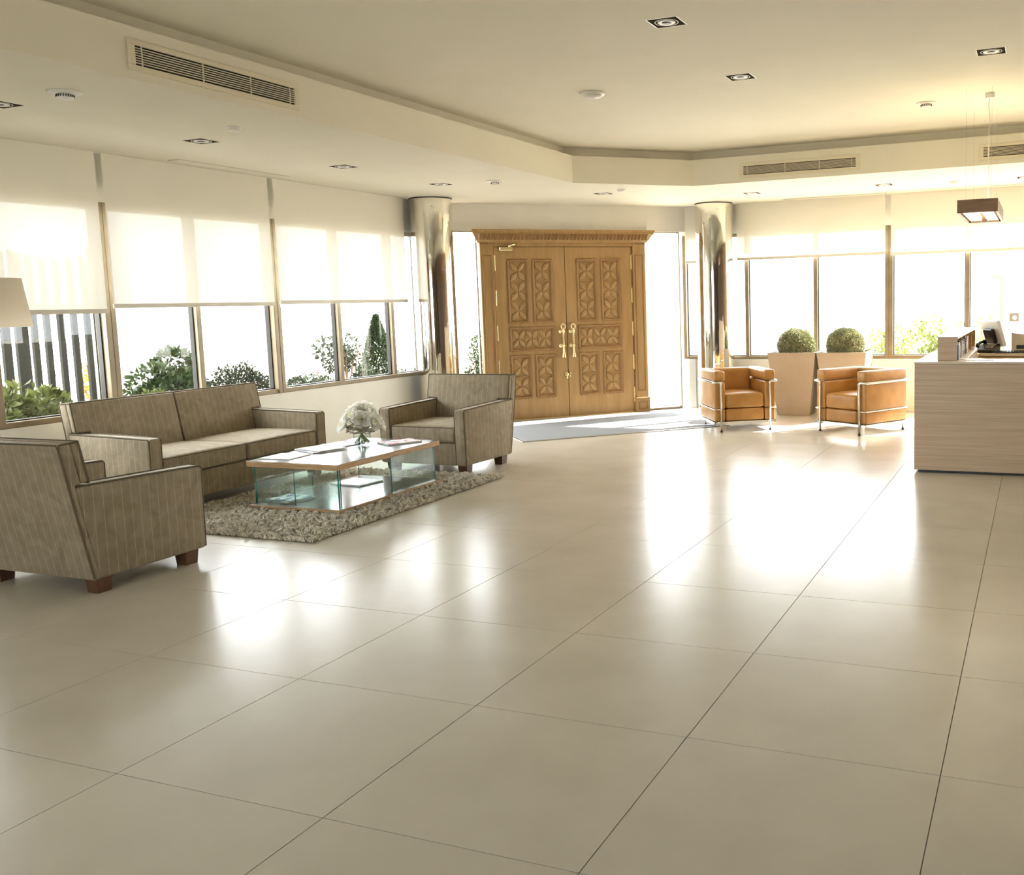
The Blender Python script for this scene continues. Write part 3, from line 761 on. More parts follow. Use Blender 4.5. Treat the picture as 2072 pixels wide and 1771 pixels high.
def magazine(loc, rz, w, h, th, cover, label, group, curl=0.0):
    t = empty('magazine', loc, R(rz), label, 'magazine', group)
    n = 10; xs = np.linspace(-w / 2, w / 2, n + 1)
    def zz(x): u = (x + w / 2) / w; return curl * (u ** 3)
    q = MB(); V = []
    for x in xs: V += [(x, -h/2, zz(x) + .0005), (x, h/2, zz(x) + .0005), (x, h/2, zz(x) + th), (x, -h/2, zz(x) + th)]
    F = [(i*4 + k, (i+1)*4 + k, (i+1)*4 + (k+1) % 4, i*4 + (k+1) % 4) for i in range(n) for k in range(4)] + [(0, 1, 2, 3), (n*4 + 3, n*4 + 2, n*4 + 1, n*4)]
    q.add(V, F); q.build('pages', M['paper'], t)
    for nm, off, m_ in (('cover', th, cover), ('back_cover', .0, M['spine'])):
        q = MB(); V = []
        for x in xs: V += [(x, -h/2 - .001, zz(x) + off), (x, h/2 + .001, zz(x) + off), (x, h/2 + .001, zz(x) + off + .0006), (x, -h/2 - .001, zz(x) + off + .0006)]
        q.add(V, F); q.build(nm, m_, t)
    return t
gm, gn = 'magazines on the coffee table', 'magazines inside the coffee table'
c1 = magmat('cover_white', [(.85, .85, .85), (.80, .82, .85), (.75, .75, .78)], 14, 1)
c2 = magmat('cover_blue', [(.8, .82, .84), (.16, .25, .42), (.6, .65, .7), (.1, .12, .2)], 22, 3)
c3 = magmat('cover_mauve', [(.72, .64, .72), (.35, .25, .38), (.85, .83, .85), (.6, .08, .1)], 18, 5)
c4 = magmat('cover_teal', [(.78, .82, .82), (.04, .22, .36), (.5, .62, .6), (.02, .05, .1)], 22, 9)
zt = .3862
magazine((-5.41, 5.80, zt), 4, .28, .26, .006, c1, 'plain white magazine at the near corner of the table top', gm)
magazine((-5.39, 6.16, zt), -24, .34, .26, .008, c2, 'bottom pale magazine of the overlapping pair on the table top', gm)
magazine((-5.38, 6.18, zt + .0092), -16, .32, .25, .006, c1, 'upper white magazine of the overlapping pair on the table top', gm)
magazine((-5.41, 6.47, zt), -14, .28, .23, .006, c2, 'blue and white magazine lying behind the flower vase', gm)
magazine((-4.98, 6.66, zt), 62, .30, .22, .012, c3, 'mauve covered magazine at the far end of the table top', gm)
zb = .0525
magazine((-5.33, 6.52, zb), -6, .33, .27, .012, c1, 'white magazine lying alone on the lower shelf', gn)
magazine((-5.38, 5.79, zb), -6, .28, .26, .008, c4, 'lowest teal magazine of the fanned pile on the lower shelf', gn)
magazine((-5.37, 5.78, zb + .0092), -14, .28, .24, .006, c2, 'middle blue magazine of the fanned pile on the lower shelf', gn)
magazine((-5.36, 5.78, zb + .0164), -2, .26, .22, .006, c4, 'top teal magazine of the fanned pile on the lower shelf', gn)

# ================================================================ vase of white roses
VX, VY, VZ = -5.225, 6.49, .3865
M['vglass'] = thin_glass('vase_glass', (.96, .97, .97))
M['water'] = thin_glass('vase_water', (.90, .95, .93), .5)
def thin_sheet(name, col, f):
    m = bpy.data.materials.new(name); m.use_nodes = True; m.node_tree.nodes.clear()
    out = nd(m, 'ShaderNodeOutputMaterial'); d = nd(m, 'ShaderNodeBsdfDiffuse'); t = nd(m, 'ShaderNodeBsdfTranslucent'); mx = nd(m, 'ShaderNodeMixShader'); mx.inputs[0].default_value = f
    d.inputs[0].default_value = (*col, 1); t.inputs[0].default_value = (*col, 1)
    lk(m, d.outputs[0], mx.inputs[1]); lk(m, t.outputs[0], mx.inputs[2]); lk(m, mx.outputs[0], out.inputs[0]); return m
M['petal'] = thin_sheet('white_petal', (.95, .94, .88), .45)
M['petalc'] = thin_sheet('cream_petal', (.90, .88, .62), .4)
M['stem'] = noise_tint(mat('green_stem', (.36, .44, .12), .5), (.28, .36, .09), (.44, .52, .18), 20)
M['leafd'] = noise_tint(mat('dark_leaf', (.05, .09, .03), .45), (.03, .06, .02), (.08, .14, .04), 9)
M['twig'] = noise_tint(mat('grey_twig', (.35, .30, .22), .8), (.24, .20, .14), (.48, .42, .33), 30)
vs = empty('glass_vase', (VX, VY, VZ), label='round clear glass vase on the coffee table', cat='vase')
q = MB(); q.lathe([(.0, .001), (.058, .001), (.066, .008), (.070, .03), (.072, .095), (.074, .14), (.070, .14), (.068, .095), (.066, .03), (.060, .014), (0, .012)], 40); q.build('bowl', M['vglass'], vs, smooth=True)
q = MB(); q.lathe([(0, .0125), (.060, .0145), (.0655, .03), (.0675, .088), (0, .088)], 32); q.build('water', M['water'], vs, smooth=True)
q = MB()
for k in range(9):
    a = k * 2.4; r = .016 + .034 * ((k * .37) % 1); q.lathe([(0, -.010), (.008, -.006), (.011, 0), (.008, .006), (0, .010)], 8, (r * math.cos(a), r * math.sin(a), .024))
q.build('glass_pebbles', M['chrome'], vs, smooth=True)
tw_ = empty('twig_wreath', (VX, VY, VZ + .12), label='wreath of grey twigs wound round the vase rim', cat='wreath')
q = MB()
for k in range(11):
    ph = rng.uniform(0, 6.28); r0 = rng.uniform(.084, .125); tz = rng.uniform(-.035, .03); tilt = rng.normal(0, .16)
    a = np.linspace(0, rng.uniform(4, 6.3), 26)
    rr = r0 + .010 * np.sin(a * 3 + ph) ; q.tube(np.stack([rr * np.cos(a + ph), rr * np.sin(a + ph), tz + tilt * rr * np.cos(a) * .6 + (r0 - .09) * .9 + .008 * np.sin(a * 5 + ph)], 1), rng.uniform(.0024, .0044), 5)
q.build('twigs', M['twig'], tw_, smooth=True)
def rose_mesh(seed):
    rg = np.random.default_rng(seed); q = MB()
    for ring, (n, rad, ht, op) in enumerate([(3, .009, .040, 0), (4, .017, .043, .25), (5, .026, .042, .6), (5, .033, .036, 1.0)]):
        for k in range(n):
            a0 = 2 * math.pi * k / n + ring * .6 + rg.normal(0, .1); V = []; m = 8; w = 7; span = 2 * math.pi / n * 1.4
            for i in range(m):
                s_ = i / (m - 1); r = rad * (.30 + .85 * math.sin(min(1.0, s_ * 1.15) * 1.5)) + op * .016 * max(0, s_ - .55) ** 1.5 * 3 - (1 - op) * .004 * max(0, s_ - .7) * 3
                wf = (.55 + .45 * math.sin(math.pi * min(1, .15 + s_ * .75))) * (1 if s_ < .85 else (1 - (s_ - .85) / .15 * .45))
                for j in range(w):
                    t = j / (w - 1) - .5; a = a0 + t * span * wf; z = ht * s_ * (1 - .12 * op * s_) - .007 * (abs(t) * 2) ** 2.5 * s_
                    V.append((r * math.cos(a), r * math.sin(a), z + rg.normal(0, .0006)))
            q.add(V, [(i*w + j, i*w + j + 1, (i+1)*w + j + 1, (i+1)*w + j) for i in range(m - 1) for j in range(w - 1)], 1 if ring == 0 else 0)
    return q.mesh('bloom', [M['petal'], M['petalc']], True)
blooms = [rose_mesh(s_) for s_ in (1, 2, 3)]
spots = [(-.06, -.045, .235), (.005, -.075, .215), (.065, -.02, .245), (-.095, .02, .205), (-.03, .02, .285), (.045, .05, .28), (.10, .03, .205), (.0, .075, .25), (-.06, .06, .225), (.085, -.07, .19), (-.12, -.03, .165), (.125, -.01, .16)]
rl = ['front left of the bouquet', 'low at the front of the bouquet, facing the viewer', 'front right of the bouquet', 'left flank of the bouquet', 'top of the bouquet', 'second from the top of the bouquet', 'right flank of the bouquet', 'back of the bouquet', 'back left of the bouquet', 'lowest at the right front of the bouquet', 'drooping over the left edge of the vase', 'drooping over the right edge of the vase']
for k, (x, y, z) in enumerate(spots):
    # the bouquet is laid out across the line of sight from the room
    c_, s_ = math.cos(R(38)), math.sin(R(38)); X, Y = c_ * x - s_ * y, s_ * x + c_ * y
    t = empty('white_rose', (VX, VY, VZ + .02), label='open white rose, ' + rl[k], cat='flower', group='white roses in the vase')
    o = link(bpy.data.objects.new('bloom', blooms[k % 3]), t); o.location = (X, Y, z - .02)
    d = Vector((X * 1.6, Y * 1.6, .10 if k not in (1, 9) else .03)).normalized()
    o.rotation_euler = d.to_track_quat('Z', 'Y').to_euler(); sc_ = 1.5; o.scale = (sc_, sc_, sc_)
    b0 = Vector((max(-.045, min(.045, -X * .6)), max(-.045, min(.045, -Y * .6)), .0)); rim = Vector((X * .42, Y * .42, .125)); e = Vector((X, Y, z - .02))
    q = MB(); q.tube([b0, b0 * .5 + rim * .5, rim, rim * .35 + e * .65 + Vector((0, 0, .005)), e], .0045, 6); q.build('stem', M['stem'], t, smooth=True)
    q = MB()
    for a in range(4):
        aa = a * 1.57 + k; dd = Vector((math.cos(aa), math.sin(aa), .4)); p = e - d * .004
        sd_ = Vector((-math.sin(aa), math.cos(aa), 0)) * .010
        q.add([p, p + dd * .012 + sd_ * .6, p + dd * .028, p + dd * .012 - sd_ * .6], [(0, 1, 2, 3)])
    q.build('leaf', M['leafd'], t)

# ================================================================ leather cube chairs
M['leather'] = noise_tint(mat('tan_leather', (.50, .25, .07), .36, spec=.5), (.46, .225, .06), (.55, .29, .09), 6, detail=3, bump=.10, bdist=.004)
def cube_chair(loc, rz, label):
    t = empty('cube_armchair', loc, R(rz), label, 'armchair', 'tan leather cube armchairs')
    def cush(nm, parts, crown=0):
        q = MB()
        for c, h, r in parts: q.rbox(h, r, c, (4, 4, 2), crown)
        return q.build(nm, M['leather'], t, smooth=True)
    for s_ in (-1, 1):
        x = s_ * .300
        cush('arm_cushion', [((x, 0, .640), (.066, .345, .062), .03), ((x, 0, .418), (.064, .343, .153), .02), ((x, 0, .190), (.062, .340, .072), .018)])
    cush('back_cushion', [((0, .275, .405), (.232, .072, .292), .03)])
    cush('seat_cushion', [((0, -.075, .352), (.229, .272, .082), .034)], .016)
    cush('under_cushion', [((0, -.078, .192), (.229, .262, .072), .022)])
    def tube(nm, P, r=.0125):
        q = MB(); pp = []
        P = [Vector(p) for p in P]
        for i, p in enumerate(P):
            if 0 < i < len(P) - 1:
                a = (P[i-1] - p).normalized() * .028; c = (P[i+1] - p).normalized() * .028
                for u in (0, .25, .5, .75, 1): pp.append((p + a) * (1-u)**2 + p * 2*u*(1-u) + (p + c) * u*u)
            else: pp.append(p)
        q.tube(pp, r, 10); return q.build(nm, M['chrome'], t, smooth=True)
    zt = .574
    for s_ in (-1, 1):
        lg = tube('leg', [(s_*.292, -.362, .012), (s_*.292, -.362, zt), (s_*.378, -.362, zt), (s_*.378, .362, zt), (s_*.292, .362, zt), (s_*.292, .362, .012)])
        for y in (-.362, .362):
            q = MB(); q.lathe([(.015, 0), (.015, .014), (.012, .016)], 12, (s_*.292, y, 0)); q.build('glide', M['black'], lg)
        tube('side_rod', [(s_*.292, -.362, .262), (s_*.374, -.358, .262), (s_*.374, .358, .262), (s_*.292, .362, .262)], .006)
    tube('back_rail', [(-.30, .362, zt), (.30, .362, zt)]); tube('back_rod', [(-.30, .362, .262), (.30, .362, .262)], .006)
    q = MB()
    for a, c in (((-.372, -.352, .088), (.372, -.335, .118)), ((-.372, .335, .088), (.372, .352, .118)), ((-.372, -.352, .088), (-.352, .352, .118)), ((.352, -.352, .088), (.372, .352, .118))): q.bbox(a, c, .002)
    q.bbox((-.36, -.34, .106), (.36, .34, .116), .002); q.build('base_frame', M['chrome'], t)
    return t
cube_chair((-3.325, 10.945, 0), 33, 'tan leather cube armchair with chrome frame beside the steel column')
cube_chair((-1.865, 10.975, 0), -32, 'tan leather cube armchair with chrome frame next to the reception desk')

# ================================================================ planters with clipped box balls
M['planter'] = noise_tint(mat('taupe_planter', (.36, .29, .21), .5), (.34, .27, .195), (.38, .31, .225), 3)
M['boxleaf'] = noise_tint(mat('box_leaf', (.30, .32, .17), .45), (.17, .20, .09), (.58, .58, .38), 45, lo=.3, hi=.7)
M['bark'] = noise_tint(mat('bark', (.14, .09, .06), .9), (.10, .07, .04), (.19, .13, .08), 14)
def leaf_soup(name, P, D, size, m, parent, jit=.35, rg=rng, kind='stuff', aspect=.45):
    """many folded leaves: P points, D outward directions"""
    n = len(P); D = D + rg.normal(0, jit, (n, 3)); D /= np.linalg.norm(D, axis=1)[:, None]
    W = np.cross(D, rg.normal(0, 1, (n, 3))); W /= np.linalg.norm(W, axis=1)[:, None] + 1e-9
    Nn = np.cross(D, W); s_ = size * rg.uniform(.65, 1.25, n)[:, None]
    V = np.stack([P, P + D * s_ * .5 + W * s_ * aspect * .5 + Nn * s_ * .12, P + D * s_, P + D * s_ * .5 - W * s_ * aspect * .5 + Nn * s_ * .12], 1)
    i4 = np.arange(n)[:, None] * 4; F = np.concatenate([i4 + np.array([0, 1, 2]), i4 + np.array([0, 2, 3])])
    o = fast_mesh(name, V.reshape(-1, 3), F, m, parent); 
    if kind: tag(o, kind=kind)
    return o
def sph(n, rg=rng):
    d = rg.normal(0, 1, (n, 3)); return d / np.linalg.norm(d, axis=1)[:, None]
for cx_, lab, lab2, sd_ in ((-2.95, 'square tapered taupe planter standing behind the two leather armchairs, column side', 'clipped boxwood ball in the planter nearer the column', 3), (-2.31, 'square tapered taupe planter standing behind the two leather armchairs, desk side', 'clipped boxwood ball in the planter nearer the desk', 4)):
    cy_ = 12.42
    t = empty('planter', (cx_, cy_, 0), label=lab, cat='planter', group='taupe planters')
    q = MB(); a, c, h = .212, .315, .82
    def ring(r, z): return [(-r, -r, z), (r, -r, z), (r, r, z), (-r, r, z)]
    V = ring(a - .004, 0) + ring(a, .006) + ring(c - .004, h - .004) + ring(c - .008, h) + ring(c - .03, h) + ring(c - .045, h - .12)
    q.add(V, [(i*4 + k, i*4 + (k+1) % 4, (i+1)*4 + (k+1) % 4, (i+1)*4 + k) for i in range(5) for k in range(4)] + [(3, 2, 1, 0)]); q.build('tub', M['planter'], t)
    q = MB(); r = c - .05; q.add(ring(r, h - .06), [(0, 1, 2, 3)]); q.build('soil', M['soil'], t)
    p = empty('boxwood_ball', (cx_, cy_, .76), label=lab2, cat='shrub', group='clipped boxwood balls')
    rg = np.random.default_rng(sd_); d = sph(30000, rg); d = d[d[:, 2] > -.6]
    lump = 1 + .05 * np.sin(d[:, 0] * 7 + sd_) * np.cos(d[:, 2] * 6)
    P = d * (.245 * np.sqrt(rg.uniform(.35, 1.0, len(d))) * lump)[:, None] * (1, 1, .92) + (0, 0, .135)
    leaf_soup('foliage', P, d, .018, M['boxleaf'], p, .8, rg, aspect=.75)
    q = MB(); q.tube([(0, 0, 0), (.01, 0, .08), (0, .01, .16)], [.022, .018, .012], 7)
    for k in range(7):
        a_ = k * .9; q.tube([(0, 0, .09), (.09 * math.cos(a_), .09 * math.sin(a_), .16 + .02 * k), (.15 * math.cos(a_), .15 * math.sin(a_), .17 + .025 * k)], [.010, .007, .004], 5)
    q.build('stem', M['bark'], p)

# ================================================================ reception desk
M['deskwood'] = noise_tint(mat('pale_oak_veneer', (.64, .50, .36), .42), (.54, .41, .28), (.72, .58, .44), 5, (.35, .35, 22), 6, .3, .7)
M['desktop'] = noise_tint(mat('pale_oak_top', (.66, .56, .42), .22, spec=.5), (.62, .52, .38), (.70, .60, .46), 5, (.4, 12, 1), 5, .3, .7)
M['orange'] = noise_tint(mat('honey_drawer_front', (.50, .30, .12), .45), (.46, .27, .10), (.55, .34, .15), 5, (.5, .5, 9))
dk = empty('reception_desk', (0, 0, 0), label='pale oak reception desk with raised shelf and inner worktop', cat='desk')
def part(nm, a, c, m, parent=dk, ch=.003):
    q = MB(); q.bbox(a, c, ch); return q.build(nm, m, parent)
part('plinth', (-.95, 8.43, 0), (2.6, 8.80, .035), M['black'])
part('front_panel', (-.98, 8.40, .022), (2.6, 8.44, .925), M['deskwood'])
part('end_panel', (-.98, 8.4405, .022), (-.94, 11.05, .925), M['deskwood'])
part('counter_top', (-.982, 8.396, .926), (2.6, 8.82, .946), M['desktop'])
part('counter_top', (-.982, 8.8205, .926), (-.58, 11.05, .946), M['desktop'])
part('inner_panel', (-.62, 8.80, .022), (-.585, 10.38, .925), M['deskwood']); part('inner_panel', (-.585, 8.78, .022), (2.6, 8.81, .925), M['deskwood'])
bc = part('drawer_unit', (-.578, 10.40, .02), (2.6, 11.05, .872), M['orange'])
for k in range(5):
    d_ = part('drawer_front', (-.57 + .63 * k, 10.382, .62), (.045 + .63 * k, 10.399, .865), M['orange'], bc)
part('back_worktop', (-.578, 10.37, .874), (2.6, 11.05, .898), M['desktop'])
# raised shelf with pigeon holes, open to the inside
sh = empty('shelf_unit', (0, 0, 0), parent=dk)
part('end_board', (-.806, 8.54, .9465), (-.645, 8.56, 1.15), M['deskwood'], sh); part('top_board', (-.806, 8.5605, 1.128), (-.640, 11.0, 1.15), M['desktop'], sh); part('outer_board', (-.806, 8.5605, .9465), (-.788, 11.0, 1.127), M['deskwood'], sh)
for y in (9.0, 9.45, 9.9, 10.35, 10.98): part('divider', (-.787, y, .9465), (-.642, y + .018, 1.127), M['orange'], sh)
# folders in the pigeon holes
fc = [mat('folder_%s' % n, c, .5) for n, c in (('blue', (.03, .16, .35)), ('white', (.8, .8, .78)), ('black', (.03, .03, .03)), ('brown', (.25, .10, .04)))]
fn_ = ['blue', 'white', 'black', 'brown']
wh = ['in the first pigeon hole of the desk shelf', 'in the second pigeon hole of the desk shelf', 'in the third pigeon hole of the desk shelf']
for hole, y0 in enumerate((8.62, 9.06, 9.52)):
    for k in range(4):
        t = empty('ring_binder', (-.700, y0 + .075 * k, .9470), label=fn_[(k + hole) % 4] + ' binder standing ' + wh[hole], cat='binder', group='binders on the desk shelf')
        q = MB(); h_ = .135 + .012 * ((k * 7 + hole) % 3); q.bbox((-.07, 0, 0), (.06, .042, h_), .003); q.build('cover', fc[(k + hole) % 4], t); q = MB(); q.box((.0601, .008, .05), (.061, .034, .11)); q.build('spine_label', M['paper'], t)
# telephone
tp = empty('telephone', (-.50, 10.62, .8985), R(-20), 'black desk telephone on the back worktop', 'telephone')
q = MB(); q.prism([(-.11, 0), (.11, 0), (.11, .085), (.06, .085), (-.11, .03)], -.09, .09, 'x'); q.build('body', M['black'], tp)
q = MB(); q.tube([(-.07, -.09, .062), (-.072, -.07, .088), (-.07, 0, .105), (-.068, .08, .112), (-.066, .10, .09)], [.022, .017, .014, .017, .022], 10); q.build('handset', M['black'], tp, smooth=True)
for i in range(3):
    for k in range(4):
        q = MB(); q.bbox((0 + i * .03, -.075 + k * .03, .036 + .325 * (.035 + k * .03) + .002), (.02 + i * .03, -.055 + k * .03, .036 + .325 * (.035 + k * .03) + .009), .002); q.build('key', M['steel'], tp)
q = MB(); ph = np.linspace(0, 14 * math.pi, 120); q.tube(np.stack([-.10 + .008 * np.cos(ph), -.10 - ph * .002, .01 + .008 * np.sin(ph)], 1), .002, 5); q.build('cord', M['black'], tp, smooth=True)
# monitor, seen almost edge on
mo = empty('computer_monitor', (-.405, 10.83, .8985), R(118), 'tilted flat computer monitor turned edge-on to the viewer', 'monitor')
q = MB(); q.bbox((-.20, -.02, .06), (.20, .02, .34), .006); q.xf(Matrix.Rotation(R(-16), 4, 'X')); scr = q.build('housing', M['white'], mo)
q = MB(); q.bbox((-.185, -.023, .075), (.185, -.0205, .325), .001); q.xf(Matrix.Rotation(R(-16), 4, 'X')); q.build('screen', M['black'], mo)
q = MB(); q.bbox((-.10, .0205, .10), (.10, .06, .26), .01); q.xf(Matrix.Rotation(R(-16), 4, 'X')); q.build('back_bulge', M['black'], mo)
q = MB(); q.lathe([(0, 0), (.10, 0), (.10, .008), (.03, .016), (.022, .09), (0, .09)], 20, (0, .03, 0)); q.build('stand', M['black'], mo)
# printer and letter tray
pr = empty('printer', (-.12, 10.86, .8985), 0, 'beige desk printer with sloping lid beside the monitor', 'printer')
M['beige'] = mat('beige_plastic', (.60, .52, .38), .45); M['purple'] = mat('purple_strip', (.20, .10, .30), .4)
q = MB(); q.prism([(-.15, 0), (.15, 0), (.15, .10), (.10, .15), (-.15, .19)], -.15, .15, 'y'); q.build('case', M['beige'], pr)
q = MB(); q.prism([(-.15, .191), (.10, .151), (.10, .157), (-.15, .197)], -.14, .14, 'y'); q.build('lid', M['purple'], pr)
q = MB(); q.box((-.10, -.152, .03), (.12, -.1505, .07)); q.build('paper_slot', M['black'], pr)
ky = empty('keyboard', (-.22, 10.50, .8985), R(4), 'thin black keyboard on the back worktop', 'keyboard')
q = MB(); q.prism([(-.07, 0), (.07, 0), (.07, .022), (-.07, .012)], -.20, .20, 'x'); q.build('case', M['black'], ky)
q = MB()
for i in range(14):
    for k in range(5): q.bbox((-.185 + i * .0265, -.06 + k * .025, .0135 + k * .0018), (-.163 + i * .0265, -.04 + k * .025, .019 + k * .0018), .002)
tag(q.build('keys', M['black'], ky), kind='stuff')
tr = empty('letter_tray', (.26, 10.80, .8985), 0, 'low brown letter tray at the picture edge on the back worktop', 'tray')
for a, c in (((-.16, -.12, 0), (.16, .12, .008)), ((-.16, -.12, .008), (-.15, .12, .07)), ((.15, -.12, .008), (.16, .12, .07)), ((-.15, .11, .008), (.15, .12, .07)), ((-.15, -.12, .008), (.15, -.11, .07))):
    q = MB(); q.bbox(a, c, .002); q.build('side', M['panelwood'], tr)
# loose papers on the counter
q = MB(); q.bbox((-.10, -.14, 0), (.10, .14, .004), .001); o = q.build('paper_sheet', M['paper']); o.location = (-.5, 8.68, .9465); o.rotation_euler = (0, 0, R(25)); tag(o, 'white leaflet lying on the counter behind the shelf end', 'paper')

# ================================================================ hanging desk lamp
M['lampwood'] = noise_tint(mat('lamp_wood', (.26, .15, .08), .45), (.23, .13, .07), (.30, .18, .10), 5, (1, 1, 8))
pl_ = empty('pendant_lamp', (-.494, 9.13, 2.175), label='long wooden box lamp hanging over the reception desk', cat='lamp')
for a, c in (((-.16, -.62, 0), (.16, -.602, .108)), ((-.16, .602, 0), (.16, .62, .108)), ((-.16, -.6015, 0), (-.142, .6015, .108)), ((.142, -.6015, 0), (.16, .6015, .108))):
    q = MB(); q.bbox(a, c, .002); q.build('side_board', M['lampwood'], pl_)
q = MB(); q.box((-.141, -.601, .085), (.141, .601, .092)); q.build('reflector', M['white'], pl_)
M['tube'] = emit('lamp_tube', (1, .90, .72), 9.0)
for x in (-.075, .075):
    q = MB(); q.tube([(x, -.56, .058), (x, .56, .058)], .013, 10); q.build('tube', M['tube'], pl_, smooth=True)
    for y in np.linspace(-.54, .54, 13):
        q = MB(); q.box((x - .045, y - .001, .012), (x + .045, y + .001, .045)); q.build('louvre_blade', M['white'], pl_)
    for s_ in (-.048, .046):
        q = MB(); q.box((x + s_, -.60, .008), (x + s_ + .003, .60, .05)); q.build('louvre_rail', M['white'], pl_)
q = MB(); q.tube([(0, -.58, .100), (0, .58, .100)], .006, 8); q.build('uplight_tube', emit('uplight', (1, .80, .45), 70.0), pl_, smooth=True)
for x in (-.10, .10):
    for y in (-.5, .5):
        q = MB(); q.tube([(x, y, .10), (x, y, ZU - 2.175)], .0012, 5); q.build('suspension_wire', M['steel'], pl_)
q = MB(); q.tube([(.05, -.18, .10), (.062, -.19, .14), (.064, -.2, .4), (.066, -.2, .85), (.058, -.2, .93), (.066, -.2, ZU - 2.175 - .04)], .004, 6); q.build('cable', M['white'], pl_, smooth=True)
q = MB(); q.bbox((.03, -.24, ZU - 2.175 - .045), (.105, -.16, ZU - 2.175), .004); q.build('ceiling_rose', M['white'], pl_)

# ================================================================ ceiling fittings
M['housing'] = mat('housing_dark', (.06, .052, .038), .95, spec=.0)
M['bulb'] = mat('lamp_glass', (.55, .5, .42), .1, .6)
def downlight(x, y, z, label):
    t = empty('downlight', (x, y, z), label=label, cat='ceiling light', group='square recessed downlights')
    h = .093; d = .034
    q = MB()
    for a, c in (((-h - .006, -h - .006, -.0012), (h + .006, -h, .0)), ((-h - .006, h, -.0012), (h + .006, h + .006, .0)), ((-h - .006, -h, -.0012), (-h, h, .0)), ((h, -h, -.0012), (h + .006, h, .0))): q.box(a, c)
    q.build('trim', M['rim'], t)
    q = MB(); q.box((-h, -h, -.0018), (h, h, 0)); q.build('housing', M['housing'], t)
    q = MB(); q.lathe([(.074, -.0018), (.073, -.003), (.069, -.003), (.068, -.0018)], 28, cap=False); q.build('gimbal_ring', M['rim'], t, smooth=True)
    q = MB(); q.lathe([(.056, -.0018), (.055, -.004), (.038, -.005), (.030, -.003)], 28, cap=False); q.build('lamp_ring', M['rim'], t, smooth=True)
    q = MB(); q.lathe([(.030, -.003), (.022, -.0026), (.010, -.0024), (0, -.0022)], 20); q.build('bulb', M['black'], t, smooth=True)
    return t
for x, y, z, l in [(-5.95, 4.19, ZC, 'square downlight at the left picture edge, over the window band'), (-5.96, 5.745, ZC, 'square downlight above the sofa, beside the round detector'), (-5.95, 7.355, ZC, 'square downlight above the far end of the sofa'), (-5.95, 8.91, ZC, 'square downlight in front of the column by the window band'),
                   (-4.87, 10.70, ZC, 'square downlight in front of the carved door'), (-3.32, 11.70, ZC, 'square downlight over the leather armchair by the column'), (-1.73, 11.76, ZC, 'square downlight over the planters'), (-.17, 11.95, ZC, 'square downlight at the right picture edge, low ceiling'),
                   (-2.15, 5.73, ZU, 'largest square downlight in the raised ceiling, nearest the viewer'), (-2.16, 7.34, ZU, 'square downlight in the middle of the raised ceiling'), (-.35, 7.43, ZU, 'square downlight in the raised ceiling toward the hanging lamp')]: downlight(x, y, z, l)
def disc(name, x, y, z, prof, label, cat, group, slots=0, m=M['white']):
    t = empty(name, (x, y, z), label=label, cat=cat, group=group)
    q = MB(); q.lathe(prof[0], 32); q.build('base', m, t, smooth=True)
    if len(prof) > 1: q = MB(); q.lathe(prof[1], 28); q.build('cover', m, t, smooth=True)
    for k in range(slots):
        a = 2 * math.pi * k / slots; q = MB(); r = prof[2]; q.box((-.002, -.0028, -.032), (.002, .0028, -.018)); q.xf(Matrix.Rotation(a, 4, 'Z') @ Matrix.Translation((r, 0, 0))); q.build('slot', M['black'], t)
    return t
gS = 'round fittings on the ceiling'
disc('smoke_detector', -5.316, 4.144, ZC, [[(.092, 0), (.092, -.006), (.06, -.016), (0, -.016)], [(.046, -.016), (.046, -.034), (.040, -.042), (0, -.043)], .047], 'round white smoke detector with dark slots under the near soffit', 'smoke detector', gS, 22)
disc('smoke_detector', -5.323, 5.43, ZC, [[(.05, 0), (.05, -.010), (.046, -.02), (0, -.02)], [(.044, -.02), (.036, -.032), (0, -.035)]], 'small white round detector above the sofa', 'smoke detector', gS)
disc('smoke_detector', -5.33, 8.98, ZC, [[(.09, 0), (.09, -.008), (.05, -.014), (0, -.014)], [(.04, -.014), (.03, -.028), (0, -.03)], .041], 'small ceiling detector between the soffit and the near column', 'smoke detector', gS, 10)
disc('smoke_detector', -4.51, 10.41, ZC, [[(.05, 0), (.05, -.010), (.046, -.02), (0, -.02)], [(.044, -.02), (.036, -.032), (0, -.035)]], 'small white detector in front of the carved door', 'smoke detector', gS)
disc('smoke_detector', -.95, 11.88, ZC, [[(.05, 0), (.05, -.010), (.046, -.02), (0, -.02)], [(.044, -.02), (.036, -.032), (0, -.035)]], 'small white detector under the soffit behind the hanging lamp', 'smoke detector', gS)
disc('smoke_detector', -3.396, 7.31, ZU, [[(.10, 0), (.10, -.012), (.09, -.022), (0, -.022)], [(.075, -.022), (.065, -.038), (0, -.042)]], 'large flat white disc on the raised ceiling', 'smoke detector', gS)
disc('smoke_detector', -.968, 9.08, ZU, [[(.085, 0), (.085, -.006), (.05, -.014), (0, -.014)], [(.046, -.014), (.04, -.034), (0, -.038)], .047], 'white slotted detector on the raised ceiling beside the hanging lamp', 'smoke detector', gS, 14)
